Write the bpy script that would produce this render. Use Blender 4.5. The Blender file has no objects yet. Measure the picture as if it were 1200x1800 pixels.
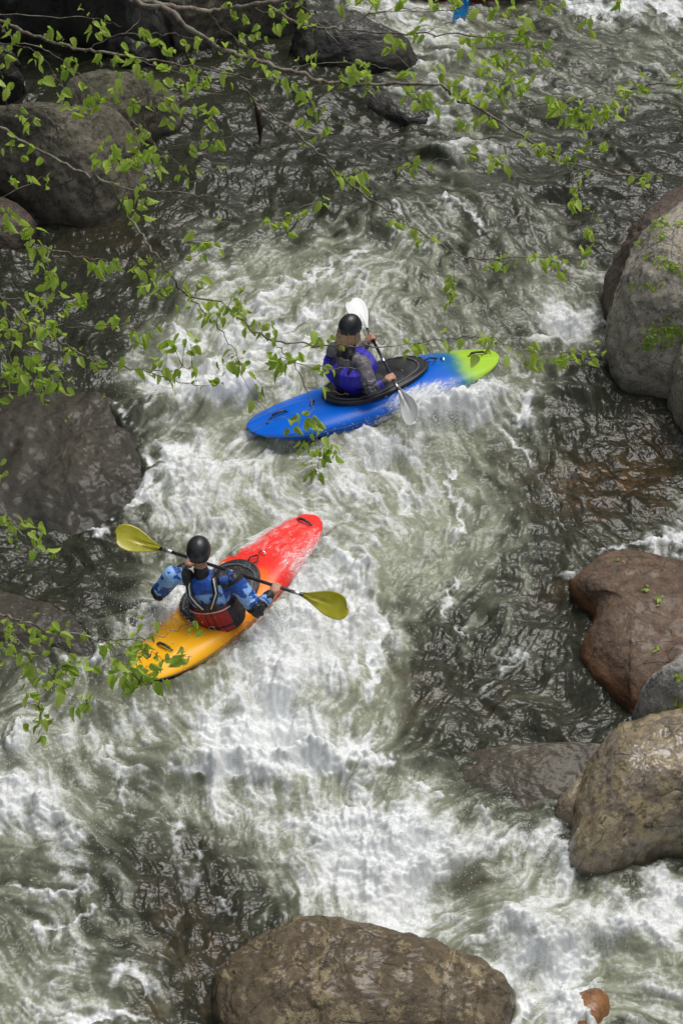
import bpy, math, random
import numpy as np
from mathutils import Vector, Matrix
from mathutils.bvhtree import BVHTree

rng = np.random.default_rng(11)
random.seed(5)
sc = bpy.context.scene
COL = sc.collection

# ------------------------------------------------------------------ camera
CAM = np.array([0.0, 0.0, 12.4])
FPX = 900 / math.tan(math.radians(15))
SQ = math.sqrt(0.5)
cd = bpy.data.cameras.new('camera')
cam = bpy.data.objects.new('camera', cd)
COL.objects.link(cam)
cam.location = CAM
cam.rotation_euler = (math.radians(45), 0, 0)
cd.sensor_fit = 'VERTICAL'
cd.sensor_height = 36
cd.sensor_width = 24
cd.lens = 18 / math.tan(math.radians(15))
cd.clip_end = 2000
sc.camera = cam


def ray(px, py):
    a = (px - 600) / FPX
    b = -(py - 900) / FPX
    return np.array([a, b * SQ + SQ, b * SQ - SQ])


def U(px, py, z=0.0):
    d = ray(px, py)
    return CAM + d * ((z - CAM[2]) / d[2])


def P(px, py, d):
    r = ray(px, py)
    return CAM + r / np.linalg.norm(r) * d


def proj(x, y, z):
    rz = z - CAM[2]
    f = y * SQ - rz * SQ
    return 600 + x / f * FPX, 900 - (y * SQ + rz * SQ) / f * FPX


# ------------------------------------------------------------------ noise
def _tab(seed):
    r = np.random.default_rng(seed + 991)
    return r.permutation(256), r


def pn2(x, y, seed=0):
    perm, r = _tab(seed)
    ang = r.uniform(0, 2 * np.pi, 256)
    gx, gy = np.cos(ang), np.sin(ang)
    xi = np.floor(x).astype(np.int64)
    yi = np.floor(y).astype(np.int64)
    xf = x - xi
    yf = y - yi

    def g(ox, oy):
        h = perm[(perm[(xi + ox) & 255] + yi + oy) & 255]
        return gx[h] * (xf - ox) + gy[h] * (yf - oy)
    u = xf * xf * xf * (xf * (xf * 6 - 15) + 10)
    v = yf * yf * yf * (yf * (yf * 6 - 15) + 10)
    a = g(0, 0) * (1 - u) + g(1, 0) * u
    b = g(0, 1) * (1 - u) + g(1, 1) * u
    return (a * (1 - v) + b * v) * 1.5


def pn3(p, seed=0):
    perm, r = _tab(seed)
    g3 = r.normal(size=(256, 3))
    g3 /= np.linalg.norm(g3, axis=1)[:, None]
    i = np.floor(p).astype(np.int64)
    f = p - i
    w = f * f * f * (f * (f * 6 - 15) + 10)
    out = 0
    for ox in (0, 1):
        for oy in (0, 1):
            for oz in (0, 1):
                h = perm[(perm[(perm[(i[:, 0] + ox) & 255] + i[:, 1] + oy) & 255] + i[:, 2] + oz) & 255]
                d = (g3[h] * (f - np.array([ox, oy, oz]))).sum(1)
                out = out + d * (w[:, 0] if ox else 1 - w[:, 0]) * (w[:, 1] if oy else 1 - w[:, 1]) * (w[:, 2] if oz else 1 - w[:, 2])
    return out * 1.5


def fbm3(p, s, oct=4, seed=0, gain=0.5):
    out = 0
    a = 1
    for k in range(oct):
        out = out + a * pn3(p * s, seed + k)
        s *= 2.03
        a *= gain
    return out


def fbm2(x, y, s, oct=4, seed=0, gain=0.5):
    out = 0
    a = 1
    for k in range(oct):
        out = out + a * pn2(x * s, y * s, seed + k)
        s *= 2.03
        a *= gain
    return out


def sstep(a, b, x):
    t = np.clip((x - a) / (b - a), 0, 1)
    return t * t * (3 - 2 * t)


# ------------------------------------------------------------------ objects
ORG = {}


def tag(o, label=None, cat=None, group=None, kind=None):
    if label:
        o['label'] = label
    if cat:
        o['category'] = cat
    if group:
        o['group'] = group
    if kind:
        o['kind'] = kind
    return o


def empty(name, loc, label, cat, group=None):
    o = bpy.data.objects.new(name, None)
    COL.objects.link(o)
    o.empty_display_size = 0.1
    o.location = loc
    ORG[o.name] = np.array(loc, float)
    return tag(o, label, cat, group)


def link(name, me, mats, parent=None, base=None):
    """world-space mesh -> object whose origin is its parent's origin or its own base"""
    for m in (mats if isinstance(mats, (list, tuple)) else [mats]):
        me.materials.append(m)
    if parent is not None:
        org = ORG[parent.name]
    elif base is not None:
        org = np.array(base, float)
    else:
        org = np.zeros(3)
    n = len(me.vertices)
    co = np.empty(n * 3, np.float32)
    me.vertices.foreach_get('co', co)
    co = (co.reshape(-1, 3) - org).astype(np.float32)
    me.vertices.foreach_set('co', co.ravel())
    me.update()
    o = bpy.data.objects.new(name, me)
    COL.objects.link(o)
    if parent is not None:
        o.parent = parent
    else:
        o.location = org
    ORG[o.name] = org
    return o


def grid_mesh(name, V, closed_u=False, cap=False):
    """V (rows, cols, 3) -> mesh quads"""
    r, c = V.shape[:2]
    idx = np.arange(r * c).reshape(r, c)
    if closed_u:
        idx = np.concatenate([idx, idx[:, :1]], 1)
    q = np.stack([idx[:-1, :-1], idx[:-1, 1:], idx[1:, 1:], idx[1:, :-1]], -1).reshape(-1, 4)
    return raw_mesh(name, V.reshape(-1, 3), q)


def raw_mesh(name, V, Q, smooth=True):
    Q = np.asarray(Q, np.int32)
    me = bpy.data.meshes.new(name)
    me.vertices.add(len(V))
    me.vertices.foreach_set('co', np.asarray(V, np.float32).ravel())
    n = Q.shape[1]
    me.loops.add(Q.size)
    me.loops.foreach_set('vertex_index', Q.ravel())
    me.polygons.add(len(Q))
    me.polygons.foreach_set('loop_start', np.arange(len(Q), dtype=np.int32) * n)
    me.polygons.foreach_set('loop_total', np.full(len(Q), n, np.int32))
    me.polygons.foreach_set('use_smooth', np.full(len(Q), smooth))
    me.update(calc_edges=True)
    return me


def attr(me, name, vals):
    a = me.attributes.new(name, 'FLOAT', 'POINT')
    a.data.foreach_set('value', np.asarray(vals, np.float32).ravel())


def cattr(me, name, rgb):
    a = me.attributes.new(name, 'FLOAT_COLOR', 'POINT')
    c = np.ones((len(rgb), 4), np.float32)
    c[:, :3] = rgb
    a.data.foreach_set('color', c.ravel())


def nrm(v):
    v = np.array(v, float)
    return v / (np.linalg.norm(v) + 1e-12)


def frame(d):
    d = nrm(d)
    a = np.array([0, 0, 1.0]) if abs(d[2]) < 0.9 else np.array([1.0, 0, 0])
    s = nrm(np.cross(d, a))
    return s, np.cross(s, d)


class MB:
    def __init__(s):
        s.V = []
        s.F = []
        s.n = 0

    def add(s, V, F):
        s.V.append(np.asarray(V, float))
        s.F += [tuple(int(i) + s.n for i in f) for f in F]
        s.n += len(V)

    def rings(s, R, cap=True):
        R = np.asarray(R, float)
        r, c = R.shape[:2]
        F = []
        for i in range(r - 1):
            for j in range(c):
                k = (j + 1) % c
                F.append((i * c + j, i * c + k, (i + 1) * c + k, (i + 1) * c + j))
        V = R.reshape(-1, 3)
        if cap:
            V = np.vstack([V, R[0].mean(0), R[-1].mean(0)])
            a, b = r * c, r * c + 1
            for j in range(c):
                k = (j + 1) % c
                F.append((a, k, j))
                F.append((b, (r - 1) * c + j, (r - 1) * c + k))
        s.add(V, F)

    def tube(s, pts, rad, n=8, cap=True):
        pts = np.asarray(pts, float)
        rad = np.broadcast_to(np.asarray(rad, float), (len(pts),))
        th = np.linspace(0, 2 * np.pi, n, endpoint=False)
        R = []
        A = None
        for i in range(len(pts)):
            d = nrm(pts[min(i + 1, len(pts) - 1)] - pts[max(i - 1, 0)])
            if A is None:
                A, B = frame(d)
            else:
                A = nrm(A - d * A.dot(d))
                B = np.cross(d, A)
            R.append(pts[i] + rad[i] * (np.cos(th)[:, None] * A + np.sin(th)[:, None] * B))
        s.rings(R, cap)

    def ribbon(s, pts, wdir, w, t):
        """flat strap: cross-section w wide along wdir, t thick"""
        pts = np.asarray(pts, float)
        R = []
        for i in range(len(pts)):
            d = nrm(pts[min(i + 1, len(pts) - 1)] - pts[max(i - 1, 0)])
            wd = np.asarray(wdir[i], float)
            wd = nrm(wd - d * wd.dot(d))
            nd = np.cross(d, wd)
            R.append([pts[i] + wd * w / 2 + nd * t / 2, pts[i] - wd * w / 2 + nd * t / 2,
                      pts[i] - wd * w / 2 - nd * t / 2, pts[i] + wd * w / 2 - nd * t / 2])
        s.rings(R)

    def capsule(s, p0, p1, r0, r1, n=14, sa=1.0, A=None):
        p0 = np.asarray(p0, float)
        p1 = np.asarray(p1, float)
        d = nrm(p1 - p0)
        if A is None:
            A, B = frame(d)
        else:
            A = nrm(np.asarray(A) - d * np.dot(A, d))
            B = np.cross(d, A)
        th = np.linspace(0, 2 * np.pi, n, endpoint=False)
        C = np.cos(th)[:, None] * A * sa + np.sin(th)[:, None] * B
        R = []
        for a in np.linspace(-np.pi / 2 + .15, 0, 5):
            R.append(p0 + d * r0 * np.sin(a) + C * r0 * np.cos(a))
        for a in np.linspace(0, np.pi / 2 - .15, 5):
            R.append(p1 + d * r1 * np.sin(a) + C * r1 * np.cos(a))
        s.rings(R)

    def ellip(s, c, ax, n=18, m=12):
        """ax: 3 vectors (semi-axes)"""
        c = np.asarray(c, float)
        ax = np.asarray(ax, float)
        th = np.linspace(0, 2 * np.pi, n, endpoint=False)
        R = []
        for a in np.linspace(-np.pi / 2 + .08, np.pi / 2 - .08, m):
            R.append(c + np.sin(a) * ax[2] + np.cos(a) * (np.cos(th)[:, None] * ax[0] + np.sin(th)[:, None] * ax[1]))
        s.rings(R)

    def box(s, c, ax):
        c = np.asarray(c, float)
        ax = np.asarray(ax, float)
        V = [c + sx * ax[0] + sy * ax[1] + sz * ax[2] for sx in (-1, 1) for sy in (-1, 1) for sz in (-1, 1)]
        s.add(V, [(0, 1, 3, 2), (4, 6, 7, 5), (0, 4, 5, 1), (2, 3, 7, 6), (0, 2, 6, 4), (1, 5, 7, 3)])

    def mesh(s, name, smooth=True):
        me = bpy.data.meshes.new(name)
        me.from_pydata(np.vstack(s.V).tolist(), [], s.F)
        me.polygons.foreach_set('use_smooth', np.full(len(me.polygons), smooth))
        me.update()
        return me

    def build(s, name, mat, parent=None, base=None, smooth=True):
        return link(name, s.mesh(name, smooth), mat, parent, base)

    def remesh(s, name, voxel, smooth=3):
        me = s.mesh(name)
        o = bpy.data.objects.new('tmp', me)
        COL.objects.link(o)
        m = o.modifiers.new('r', 'REMESH')
        m.mode = 'VOXEL'
        m.voxel_size = voxel
        if smooth:
            m2 = o.modifiers.new('s', 'SMOOTH')
            m2.factor = 0.5
            m2.iterations = smooth
        bpy.context.view_layer.update()
        dg = bpy.context.evaluated_depsgraph_get()
        out = bpy.data.meshes.new_from_object(o.evaluated_get(dg))
        out.name = name
        bpy.data.objects.remove(o)
        bpy.data.meshes.remove(me)
        out.polygons.foreach_set('use_smooth', np.ones(len(out.polygons), bool))
        return out


def verts(me):
    co = np.empty(len(me.vertices) * 3, np.float32)
    me.vertices.foreach_get('co', co)
    return co.reshape(-1, 3).astype(float)


def normals(me):
    no = np.empty(len(me.vertices) * 3, np.float32)
    me.vertices.foreach_get('normal', no)
    return no.reshape(-1, 3).astype(float)


def setverts(me, V):
    me.vertices.foreach_set('co', np.asarray(V, np.float32).ravel())
    me.update()


# ------------------------------------------------------------------ materials
class NT:
    """small helper to wire node trees"""
    def __init__(s, name):
        s.m = bpy.data.materials.new(name)
        s.m.use_nodes = True
        s.t = s.m.node_tree
        s.t.nodes.clear()
        s.out = s.t.nodes.new('ShaderNodeOutputMaterial')
        s.b = s.t.nodes.new('ShaderNodeBsdfPrincipled')
        s.t.links.new(s.b.outputs[0], s.out.inputs[0])

    def n(s, typ, **kw):
        nd = s.t.nodes.new(typ)
        for k, v in kw.items():
            setattr(nd, k, v)
        return nd

    def put(s, sock, v):
        if v is None:
            return
        if isinstance(v, bpy.types.NodeSocket):
            s.t.links.new(v, sock)
        elif isinstance(v, (tuple, list)):
            sock.default_value = (*v, 1.0) if len(v) == 3 and sock.type == 'RGBA' else v
        else:
            sock.default_value = v

    def math(s, op, a, b=None, c=None, clamp=False):
        nd = s.n('ShaderNodeMath', operation=op)
        nd.use_clamp = clamp
        for i, v in enumerate((a, b, c)):
            if v is not None:
                s.put(nd.inputs[i], v)
        return nd.outputs[0]

    def mix(s, f, a, b, blend='MIX'):
        nd = s.n('ShaderNodeMix', data_type='RGBA', blend_type=blend)
        s.put(nd.inputs[0], f)
        s.put(nd.inputs[6], a)
        s.put(nd.inputs[7], b)
        return nd.outputs[2]

    def noise(s, vec, scale, detail=4, rough=.55, dist=0.0):
        nd = s.n('ShaderNodeTexNoise')
        s.put(nd.inputs['Vector'], vec)
        nd.inputs['Scale'].default_value = scale
        nd.inputs['Detail'].default_value = detail
        nd.inputs['Roughness'].default_value = rough
        nd.inputs['Distortion'].default_value = dist
        return nd.outputs[0]

    def voro(s, vec, scale, feature='F1', out=0):
        nd = s.n('ShaderNodeTexVoronoi', feature=feature)
        s.put(nd.inputs['Vector'], vec)
        nd.inputs['Scale'].default_value = scale
        return nd.outputs[out]

    def ramp(s, v, a, b, c=0.0, d=1.0):
        nd = s.n('ShaderNodeMapRange', interpolation_type='SMOOTHSTEP')
        s.put(nd.inputs[0], v)
        for i, q in enumerate((a, b, c, d)):
            s.put(nd.inputs[1 + i], q)
        return nd.outputs[0]

    def attr(s, name, out=2):
        nd = s.n('ShaderNodeAttribute', attribute_name=name)
        return nd.outputs[out]

    def coord(s, which='Object'):
        return s.n('ShaderNodeTexCoord').outputs[which]

    def mapping(s, vec, scale=(1, 1, 1), rot=(0, 0, 0), loc=(0, 0, 0)):
        nd = s.n('ShaderNodeMapping')
        s.put(nd.inputs[0], vec)
        nd.inputs['Scale'].default_value = scale
        nd.inputs['Rotation'].default_value = rot
        nd.inputs['Location'].default_value = loc
        return nd.outputs[0]

    def bump(s, h, strength=.5, dist=.01, normal=None):
        nd = s.n('ShaderNodeBump')
        s.put(nd.inputs['Height'], h)
        s.put(nd.inputs['Strength'], strength)
        nd.inputs['Distance'].default_value = dist
        if normal is not None:
            s.put(nd.inputs['Normal'], normal)
        return nd.outputs[0]

    def set(s, **kw):
        names = dict(col='Base Color', rough='Roughness', metal='Metallic', normal='Normal', alpha='Alpha',
                     ior='IOR', coat='Coat Weight', coatr='Coat Roughness', spec='Specular IOR Level',
                     trans='Transmission Weight', sss='Subsurface Weight', sheen='Sheen Weight', coatn='Coat Normal', coatior='Coat IOR', sssr='Subsurface Radius', ssss='Subsurface Scale')
        for k, v in kw.items():
            s.put(s.b.inputs[names[k]], v)
        return s.m


def plain(name, col, rough=.5, var=.12, scale=40, bump=.15, bdist=.002, **kw):
    t = NT(name)
    v = t.coord()
    n1 = t.noise(v, scale, 5, .6)
    n2 = t.noise(v, scale * .17, 3)
    f = t.math('MULTIPLY_ADD', t.math('ADD', n1, n2), var, 1 - var)
    c = t.mix(1.0, tuple(col), (1, 1, 1), 'MULTIPLY')
    nd = t.n('ShaderNodeVectorMath', operation='SCALE')
    t.put(nd.inputs[0], c)
    t.put(nd.inputs['Scale'], f)
    t.set(col=nd.outputs[0], rough=t.math('MULTIPLY_ADD', n1, .25, rough - .12), normal=t.bump(n1, bump, bdist), **kw)
    return t.m


def colmat(name, rough=.6, fabric=True, wet=0.0):
    """colours carried by the mesh's own dyed-cloth attribute"""
    t = NT(name)
    v = t.coord()
    n1 = t.noise(v, 55, 4, .6)
    n2 = t.noise(v, 14, 3, .55, .8)
    c = t.attr('Col', 0)
    f = t.math('MULTIPLY_ADD', n2, .5, .75)
    nd = t.n('ShaderNodeVectorMath', operation='SCALE')
    t.put(nd.inputs[0], c)
    t.put(nd.inputs['Scale'], f)
    b1 = t.bump(n2, .7, .02)
    b2 = t.bump(n1, .25, .003, b1)
    t.set(col=nd.outputs[0], rough=rough, normal=b2, coat=wet, coatr=.3)
    return t.m
# ------------------------------------------------------------------ boulders
def rockmat(name, c1, c2, lich=None, lamt=.5, rough=.7, coat=0.0, moss=0.0, orange=0.0, lscale=7, bump=.8):
    """weathered river stone: broad tone patches, mineral speckle, cracks, crusts of lichen"""
    c1 = tuple(x * 1.75 for x in c1)
    c2 = tuple(x * 1.55 for x in c2)
    t = NT(name)
    v = t.coord()
    nA = t.noise(v, 2.6, 8, .66, .6)
    nB = t.noise(v, 11, 9, .74, .3)
    nC = t.noise(v, 55, 6, .74)
    nD = t.noise(v, 170, 3, .7)
    c = t.mix(t.ramp(nA, .36, .64), c1, c2)
    c = t.mix(t.math('MULTIPLY', t.ramp(nB, .44, .66), .75), c, tuple(x * .38 for x in c1))
    c = t.mix(t.math('MULTIPLY', t.ramp(t.noise(v, 17, 8, .75, .2), .52, .66), .6), c, tuple(min(.7, x * 1.55) for x in c2))
    c = t.mix(t.math('MULTIPLY', t.ramp(nC, .50, .66), .5), c, tuple(min(.7, x * 1.8) for x in c2))
    c = t.mix(t.math('MULTIPLY', t.ramp(nD, .52, .66), .45), c, tuple(x * .4 for x in c1))
    if lich:
        l1 = t.noise(v, lscale, 10, .78, .25)
        lm = t.ramp(l1, .60 - lamt * .13, .625 - lamt * .13)
        c = t.mix(t.math('MULTIPLY', lm, t.math('MULTIPLY_ADD', nC, .9, .3), clamp=True), c, lich)
        l2 = t.noise(v, lscale * 2.1, 9, .78, .2)
        c = t.mix(t.math('MULTIPLY', t.ramp(l2, .54, .58), .75), c, tuple(x * .35 for x in c1))
    sx_ = t.n('ShaderNodeSeparateXYZ')
    t.put(sx_.inputs[0], v)
    if orange:
        lowz = t.ramp(t.math('ADD', sx_.outputs[2], t.math('MULTIPLY', nB, .2)), .12, .40, 1, 0)
        c = t.mix(t.math('MULTIPLY', lowz, orange), c, t.mix(nC, (.16, .06, .018), (.42, .17, .045)))
    if moss:
        geo = t.n('ShaderNodeNewGeometry')
        sp = t.n('ShaderNodeSeparateXYZ')
        t.put(sp.inputs[0], geo.outputs['Normal'])
        mm = t.math('MULTIPLY', t.ramp(sp.outputs[2], .35, .9), t.ramp(t.noise(v, 4.3, 9, .78), .46, .58))
        c = t.mix(t.math('MULTIPLY', mm, moss), c, t.mix(nC, (.020, .028, .010), (.075, .09, .03)))
    damp = t.ramp(t.math('ADD', sx_.outputs[2], t.math('MULTIPLY', nB, -.22)), -.10, .08, 1, 0)
    c = t.mix(t.math('MULTIPLY', damp, .7), c, tuple(x * .30 for x in c1))
    # thin dark cracks
    wob = t.n('ShaderNodeTexNoise')
    t.put(wob.inputs['Vector'], v)
    wob.inputs['Scale'].default_value = 5
    vo = t.voro(t.mix(.10, v, wob.outputs[1], 'ADD'), 2.1, 'DISTANCE_TO_EDGE')
    ck = t.math('MULTIPLY', t.ramp(vo, .0, .012, 1, 0), t.ramp(nA, .46, .54))
    c = t.mix(t.math('MULTIPLY', ck, .6), c, tuple(x * .2 for x in c1))
    h = t.math('ADD', nB, t.math('MULTIPLY', ck, -.35))
    b1 = t.bump(h, bump, .045)
    b1 = t.bump(nC, .8, .012, b1)
    b2 = t.bump(nD, .5, .004, b1)
    wet = t.math('MULTIPLY', t.ramp(nA, .3, .7, .5, 1.0), coat)
    t.set(col=c, rough=t.math('MULTIPLY_ADD', nC, .4, rough - .2, clamp=True), normal=b2, coat=wet, coatr=.14)
    return t.m


M_R1 = rockmat('grey_brown_stone', (.092, .082, .060), (.135, .118, .088), (.13, .12, .09), .1, .8, 0, .75)
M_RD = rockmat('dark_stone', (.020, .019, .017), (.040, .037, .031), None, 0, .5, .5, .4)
M_R4 = rockmat('wet_dark_stone', (.030, .026, .016), (.048, .040, .026), None, 0, .5, .22, 0, 0, 5, .45)
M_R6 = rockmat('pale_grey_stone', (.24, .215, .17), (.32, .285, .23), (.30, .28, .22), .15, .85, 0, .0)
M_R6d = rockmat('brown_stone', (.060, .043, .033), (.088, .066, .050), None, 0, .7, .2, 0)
M_R8 = rockmat('reddish_brown_stone', (.075, .046, .029), (.125, .082, .052), (.10, .085, .075), .1, .55, .22, 0, 1.0)
M_R9 = rockmat('light_grey_stone', (.20, .19, .175), (.27, .26, .235), (.2, .19, .17), .3, .85)
M_R10 = rockmat('lichen_wet_stone', (.15, .112, .072), (.22, .185, .14), (.44, .35, .18), .80, .32, .95, 0, 0, 4.2, 1.0)
M_R11 = rockmat('submerged_brown_stone', (.055, .043, .026), (.095, .075, .046), (.20, .155, .075), .25, .5, .3, 0, 0, 9, .6)
M_R12 = rockmat('mottled_brown_stone', (.065, .047, .026), (.105, .080, .045), (.37, .295, .16), .50, .45, .5, 0, 0, 4.5, .8)
M_R13 = rockmat('orange_stone', (.26, .10, .025), (.36, .17, .05), None, 0, .35, .7)

BVH = {}
FOOT = []


def rock(label, outline, top, mat, prof=.62, skirt=.6, amp=.05, seed=0, group=None, name='boulder', centre=None, crack=0.0, dents=()):
    """outline: (px, py, z) points of the silhouette each at its own height; the stone domes up to `top` inside"""
    O = np.array([U(x, y, z) for x, y, z in outline])
    n = len(O)
    nt = 220
    out = []
    for k in range(nt):
        s = k / nt * n
        i = int(s)
        f = s - i
        p0, p1, p2, p3 = O[(i - 1) % n], O[i % n], O[(i + 1) % n], O[(i + 2) % n]
        out.append(.5 * (2 * p1 + (p2 - p0) * f + (2 * p0 - 5 * p1 + 4 * p2 - p3) * f ** 2 + (3 * p1 - p0 - 3 * p2 + p3) * f ** 3))
    R = np.array(out)
    c = R.mean(0)
    if centre:
        cc = U(*centre)
        c = cc
    rows = []
    for k in range(16, 0, -1):
        s = k / 16
        rr = R.copy()
        rr[:, :2] = c[:2] + (R[:, :2] - c[:2]) * (1 + .10 * s ** .6)
        zb = -skirt
        rr[:, 2] = R[:, 2] + (zb - R[:, 2]) * s
        rows.append(rr)
    for k in range(70):
        t_ = (k / 70) ** 1.35
        rr = R.copy()
        rr[:, :2] = R[:, :2] + (c[:2] - R[:, :2]) * t_
        g = (1 - (1 - t_) ** 2.0) ** prof
        rr[:, 2] = R[:, 2] + (top - R[:, 2]) * g
        rows.append(rr)
    V = np.array(rows)
    V = np.concatenate([V, np.repeat(np.array([[c[0], c[1], top]])[None], 1, 0).repeat(nt, 1)], 0)
    FOOT.append((V[14, ::2, :2].copy(), R[::2, 2].copy(), 0.0 if top < .11 else 1.0))
    me = grid_mesh(name, V, closed_u=True)
    P_ = verts(me)
    N = normals(me)
    d = amp * 1.3 * fbm3(P_, 1.1, 2, seed) - amp * .9 * np.abs(fbm3(P_, 1.9, 3, seed + 3, .45)) + amp * .35 * fbm3(P_, 6, 5, seed + 7, .6) - amp * .35 * np.maximum(0, fbm3(P_, 2.6, 4, seed + 13)) ** 1.5
    if crack:
        cr = np.abs(fbm3(P_ * np.array([1, .5, 1]), .9, 5, seed + 23, .6))
        d -= crack * np.exp(-(cr / .018) ** 2)
    for (dx, dy, dr, dd) in dents:
        q_ = U(dx, dy, top)
        rr = np.linalg.norm(P_[:, :2] - q_[:2], axis=1)
        d += dd * np.exp(-(rr / dr) ** 2)
    if N[len(N) // 2][2] < 0 and N[:, 2].mean() < 0:
        N = -N
        me.flip_normals()
    P_ = P_ + N * d[:, None]
    setverts(me, P_)
    base = (c[0], c[1], 0)
    o = link(name, me, mat, None, base)
    tag(o, label, 'boulder', group)
    vv = P_
    BVH[label] = (BVHTree.FromPolygons([Vector(v) for v in vv], [tuple(p.vertices) for p in me.polygons]), o)
    return o


rock('large grey-brown boulder with a mossy top at the upper left edge',
     [(-70, 215, .8), (0, 200, .85), (60, 178, .95), (130, 180, .95), (195, 200, .8), (238, 240, .6), (248, 295, .3), (230, 350, .08),
      (190, 388, 0), (130, 400, 0), (85, 390, 0), (45, 355, .1), (0, 325, .2), (-70, 300, .3)], 1.15, M_R1, .55, seed=3, amp=.07)
rock('dark low boulder at left edge just below the big mossy one',
     [(-60, 330, .25), (10, 345, .25), (50, 370, .2), (75, 400, .05), (60, 430, 0), (10, 445, 0), (-60, 440, 0)], .38, M_R6d, .6, seed=5)
rock('dim rounded boulder in the shade behind the big mossy one',
     [(118, 150, .5), (170, 130, .6), (240, 138, .5), (292, 165, .3), (318, 200, .1), (305, 235, .0), (255, 255, 0), (180, 250, .2), (130, 200, .4)],
     .75, M_R1, .6, seed=8)
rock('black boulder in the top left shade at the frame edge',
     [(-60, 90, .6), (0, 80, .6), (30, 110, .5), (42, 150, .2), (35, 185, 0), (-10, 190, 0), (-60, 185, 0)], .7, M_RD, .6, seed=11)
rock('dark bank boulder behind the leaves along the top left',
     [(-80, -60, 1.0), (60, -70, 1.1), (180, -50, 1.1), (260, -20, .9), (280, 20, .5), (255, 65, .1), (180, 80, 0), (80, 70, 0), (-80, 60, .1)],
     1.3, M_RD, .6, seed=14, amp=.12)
rock('long dim grey slab behind the leaves at top centre-left',
     [(262, -50, .9), (350, -60, .9), (450, -60, .9), (520, -30, .6), (525, 10, .3), (490, 55, .05), (420, 70, 0), (330, 95, 0), (280, 60, .2)],
     1.05, M_R1, .6, seed=17, amp=.1)
rock('small dark wet rock under the branch at the upper left',
     [(190, 75, .2), (230, 70, .25), (280, 85, .2), (290, 110, 0), (240, 122, 0), (190, 105, 0)], .3, M_RD, .6, seed=19)
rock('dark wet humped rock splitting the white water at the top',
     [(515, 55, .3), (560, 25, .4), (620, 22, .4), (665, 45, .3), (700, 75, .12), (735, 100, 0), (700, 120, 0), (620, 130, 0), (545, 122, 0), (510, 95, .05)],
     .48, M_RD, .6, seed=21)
rock('dark low rock awash in the upper middle of the river',
     [(640, 150, .08), (690, 160, .10), (730, 180, .08), (758, 205, 0), (720, 215, 0), (670, 200, 0), (630, 175, 0)],
     .14, M_RD, .6, seed=23, skirt=.4)
rock('broad dark wet slab at the left beside the blue kayak',
     [(-80, 700, .0), (0, 695, .03), (80, 685, .07), (160, 690, .09), (200, 715, .08), (235, 770, .06), (265, 830, .02), (250, 870, 0), (225, 905, -.03),
      (150, 945, -.05), (60, 935, -.05), (-80, 920, -.05)], .115, M_R4, .8, seed=26, amp=.05,
     dents=[(45, 790, .10, .06), (150, 770, .07, .04), (25, 775, .05, -.04), (165, 795, .05, -.03), (60, 830, .1, -.04)])
rock('sunken black rock at the left edge below the yellow blade',
     [(-80, 1050, .04), (0, 1035, .08), (70, 1050, .10), (130, 1075, .08), (165, 1110, .05), (170, 1160, 0), (110, 1168, -.03), (20, 1140, -.03), (-80, 1130, 0)],
     .13, M_R4, .8, seed=28, amp=.04)
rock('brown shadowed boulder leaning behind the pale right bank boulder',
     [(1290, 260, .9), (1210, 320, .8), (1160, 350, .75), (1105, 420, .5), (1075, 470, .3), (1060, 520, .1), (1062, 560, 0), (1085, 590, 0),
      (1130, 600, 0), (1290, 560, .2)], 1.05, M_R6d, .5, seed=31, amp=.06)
rock('pale grey boulder dotted with green leaves at the right edge',
     [(1300, 300, 1.2), (1200, 348, 1.15), (1150, 400, 1.05), (1108, 460, .85), (1085, 530, .6), (1065, 600, .25), (1060, 650, .05), (1080, 690, 0),
      (1140, 705, 0), (1200, 710, 0), (1300, 720, 0)], 1.45, M_R6, .5, seed=33, amp=.06,
     dents=[(1170, 690, .25, -.12)])
rock('smooth pale boulder cut off by the right edge below the leafy one',
     [(1320, 560, .7), (1230, 590, .7), (1195, 620, .55), (1178, 665, .3), (1176, 710, .1), (1190, 750, 0), (1220, 775, 0), (1320, 800, 0)],
     .9, M_R6, .5, seed=35, amp=.04)
rock('reddish-brown wet boulder with orange lower edge at the right',
     [(1290, 985, .3), (1200, 985, .28), (1120, 968, .26), (1060, 978, .2), (1035, 1000, .12), (998, 1035, 0), (1008, 1065, 0), (1030, 1085, .0),
      (1032, 1110, 0), (1018, 1145, 0), (1030, 1180, 0), (1060, 1215, 0), (1095, 1245, 0), (1112, 1262, 0), (1180, 1240, .1), (1290, 1200, .2)],
     .46, M_R8, .5, seed=37, amp=.03, crack=.012)
rock('light grey boulder wedged between the reddish one and the lichen one',
     [(1300, 1130, .55), (1200, 1150, .5), (1170, 1180, .42), (1140, 1205, .3), (1120, 1235, .2), (1118, 1262, .1), (1150, 1290, .05), (1300, 1290, .1)],
     .68, M_R9, .55, seed=39, amp=.03)
rock('glistening wet boulder with yellow lichen at the lower right edge',
     [(1330, 1225, .55), (1230, 1235, .55), (1140, 1262, .48), (1080, 1285, .42), (1040, 1325, .35), (1018, 1370, .25), (1005, 1430, .12),
      (1003, 1490, 0), (1008, 1538, -.03), (1060, 1545, -.04), (1130, 1525, -.04), (1200, 1515, -.04), (1330, 1510, -.04)],
     .78, M_R10, .55, seed=42, amp=.05, crack=.02)
rock('brown ledge awash under thin water left of the lichen boulder',
     [(690, 1345, -.05), (760, 1332, .0), (850, 1318, .05), (940, 1310, .06), (1030, 1306, .08), (1075, 1320, .06), (1050, 1380, .0), (1010, 1430, -.05),
      (960, 1460, -.08), (880, 1455, -.10), (790, 1430, -.12), (720, 1395, -.12)], .045, M_R11, .9, seed=45, amp=.03)
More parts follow.
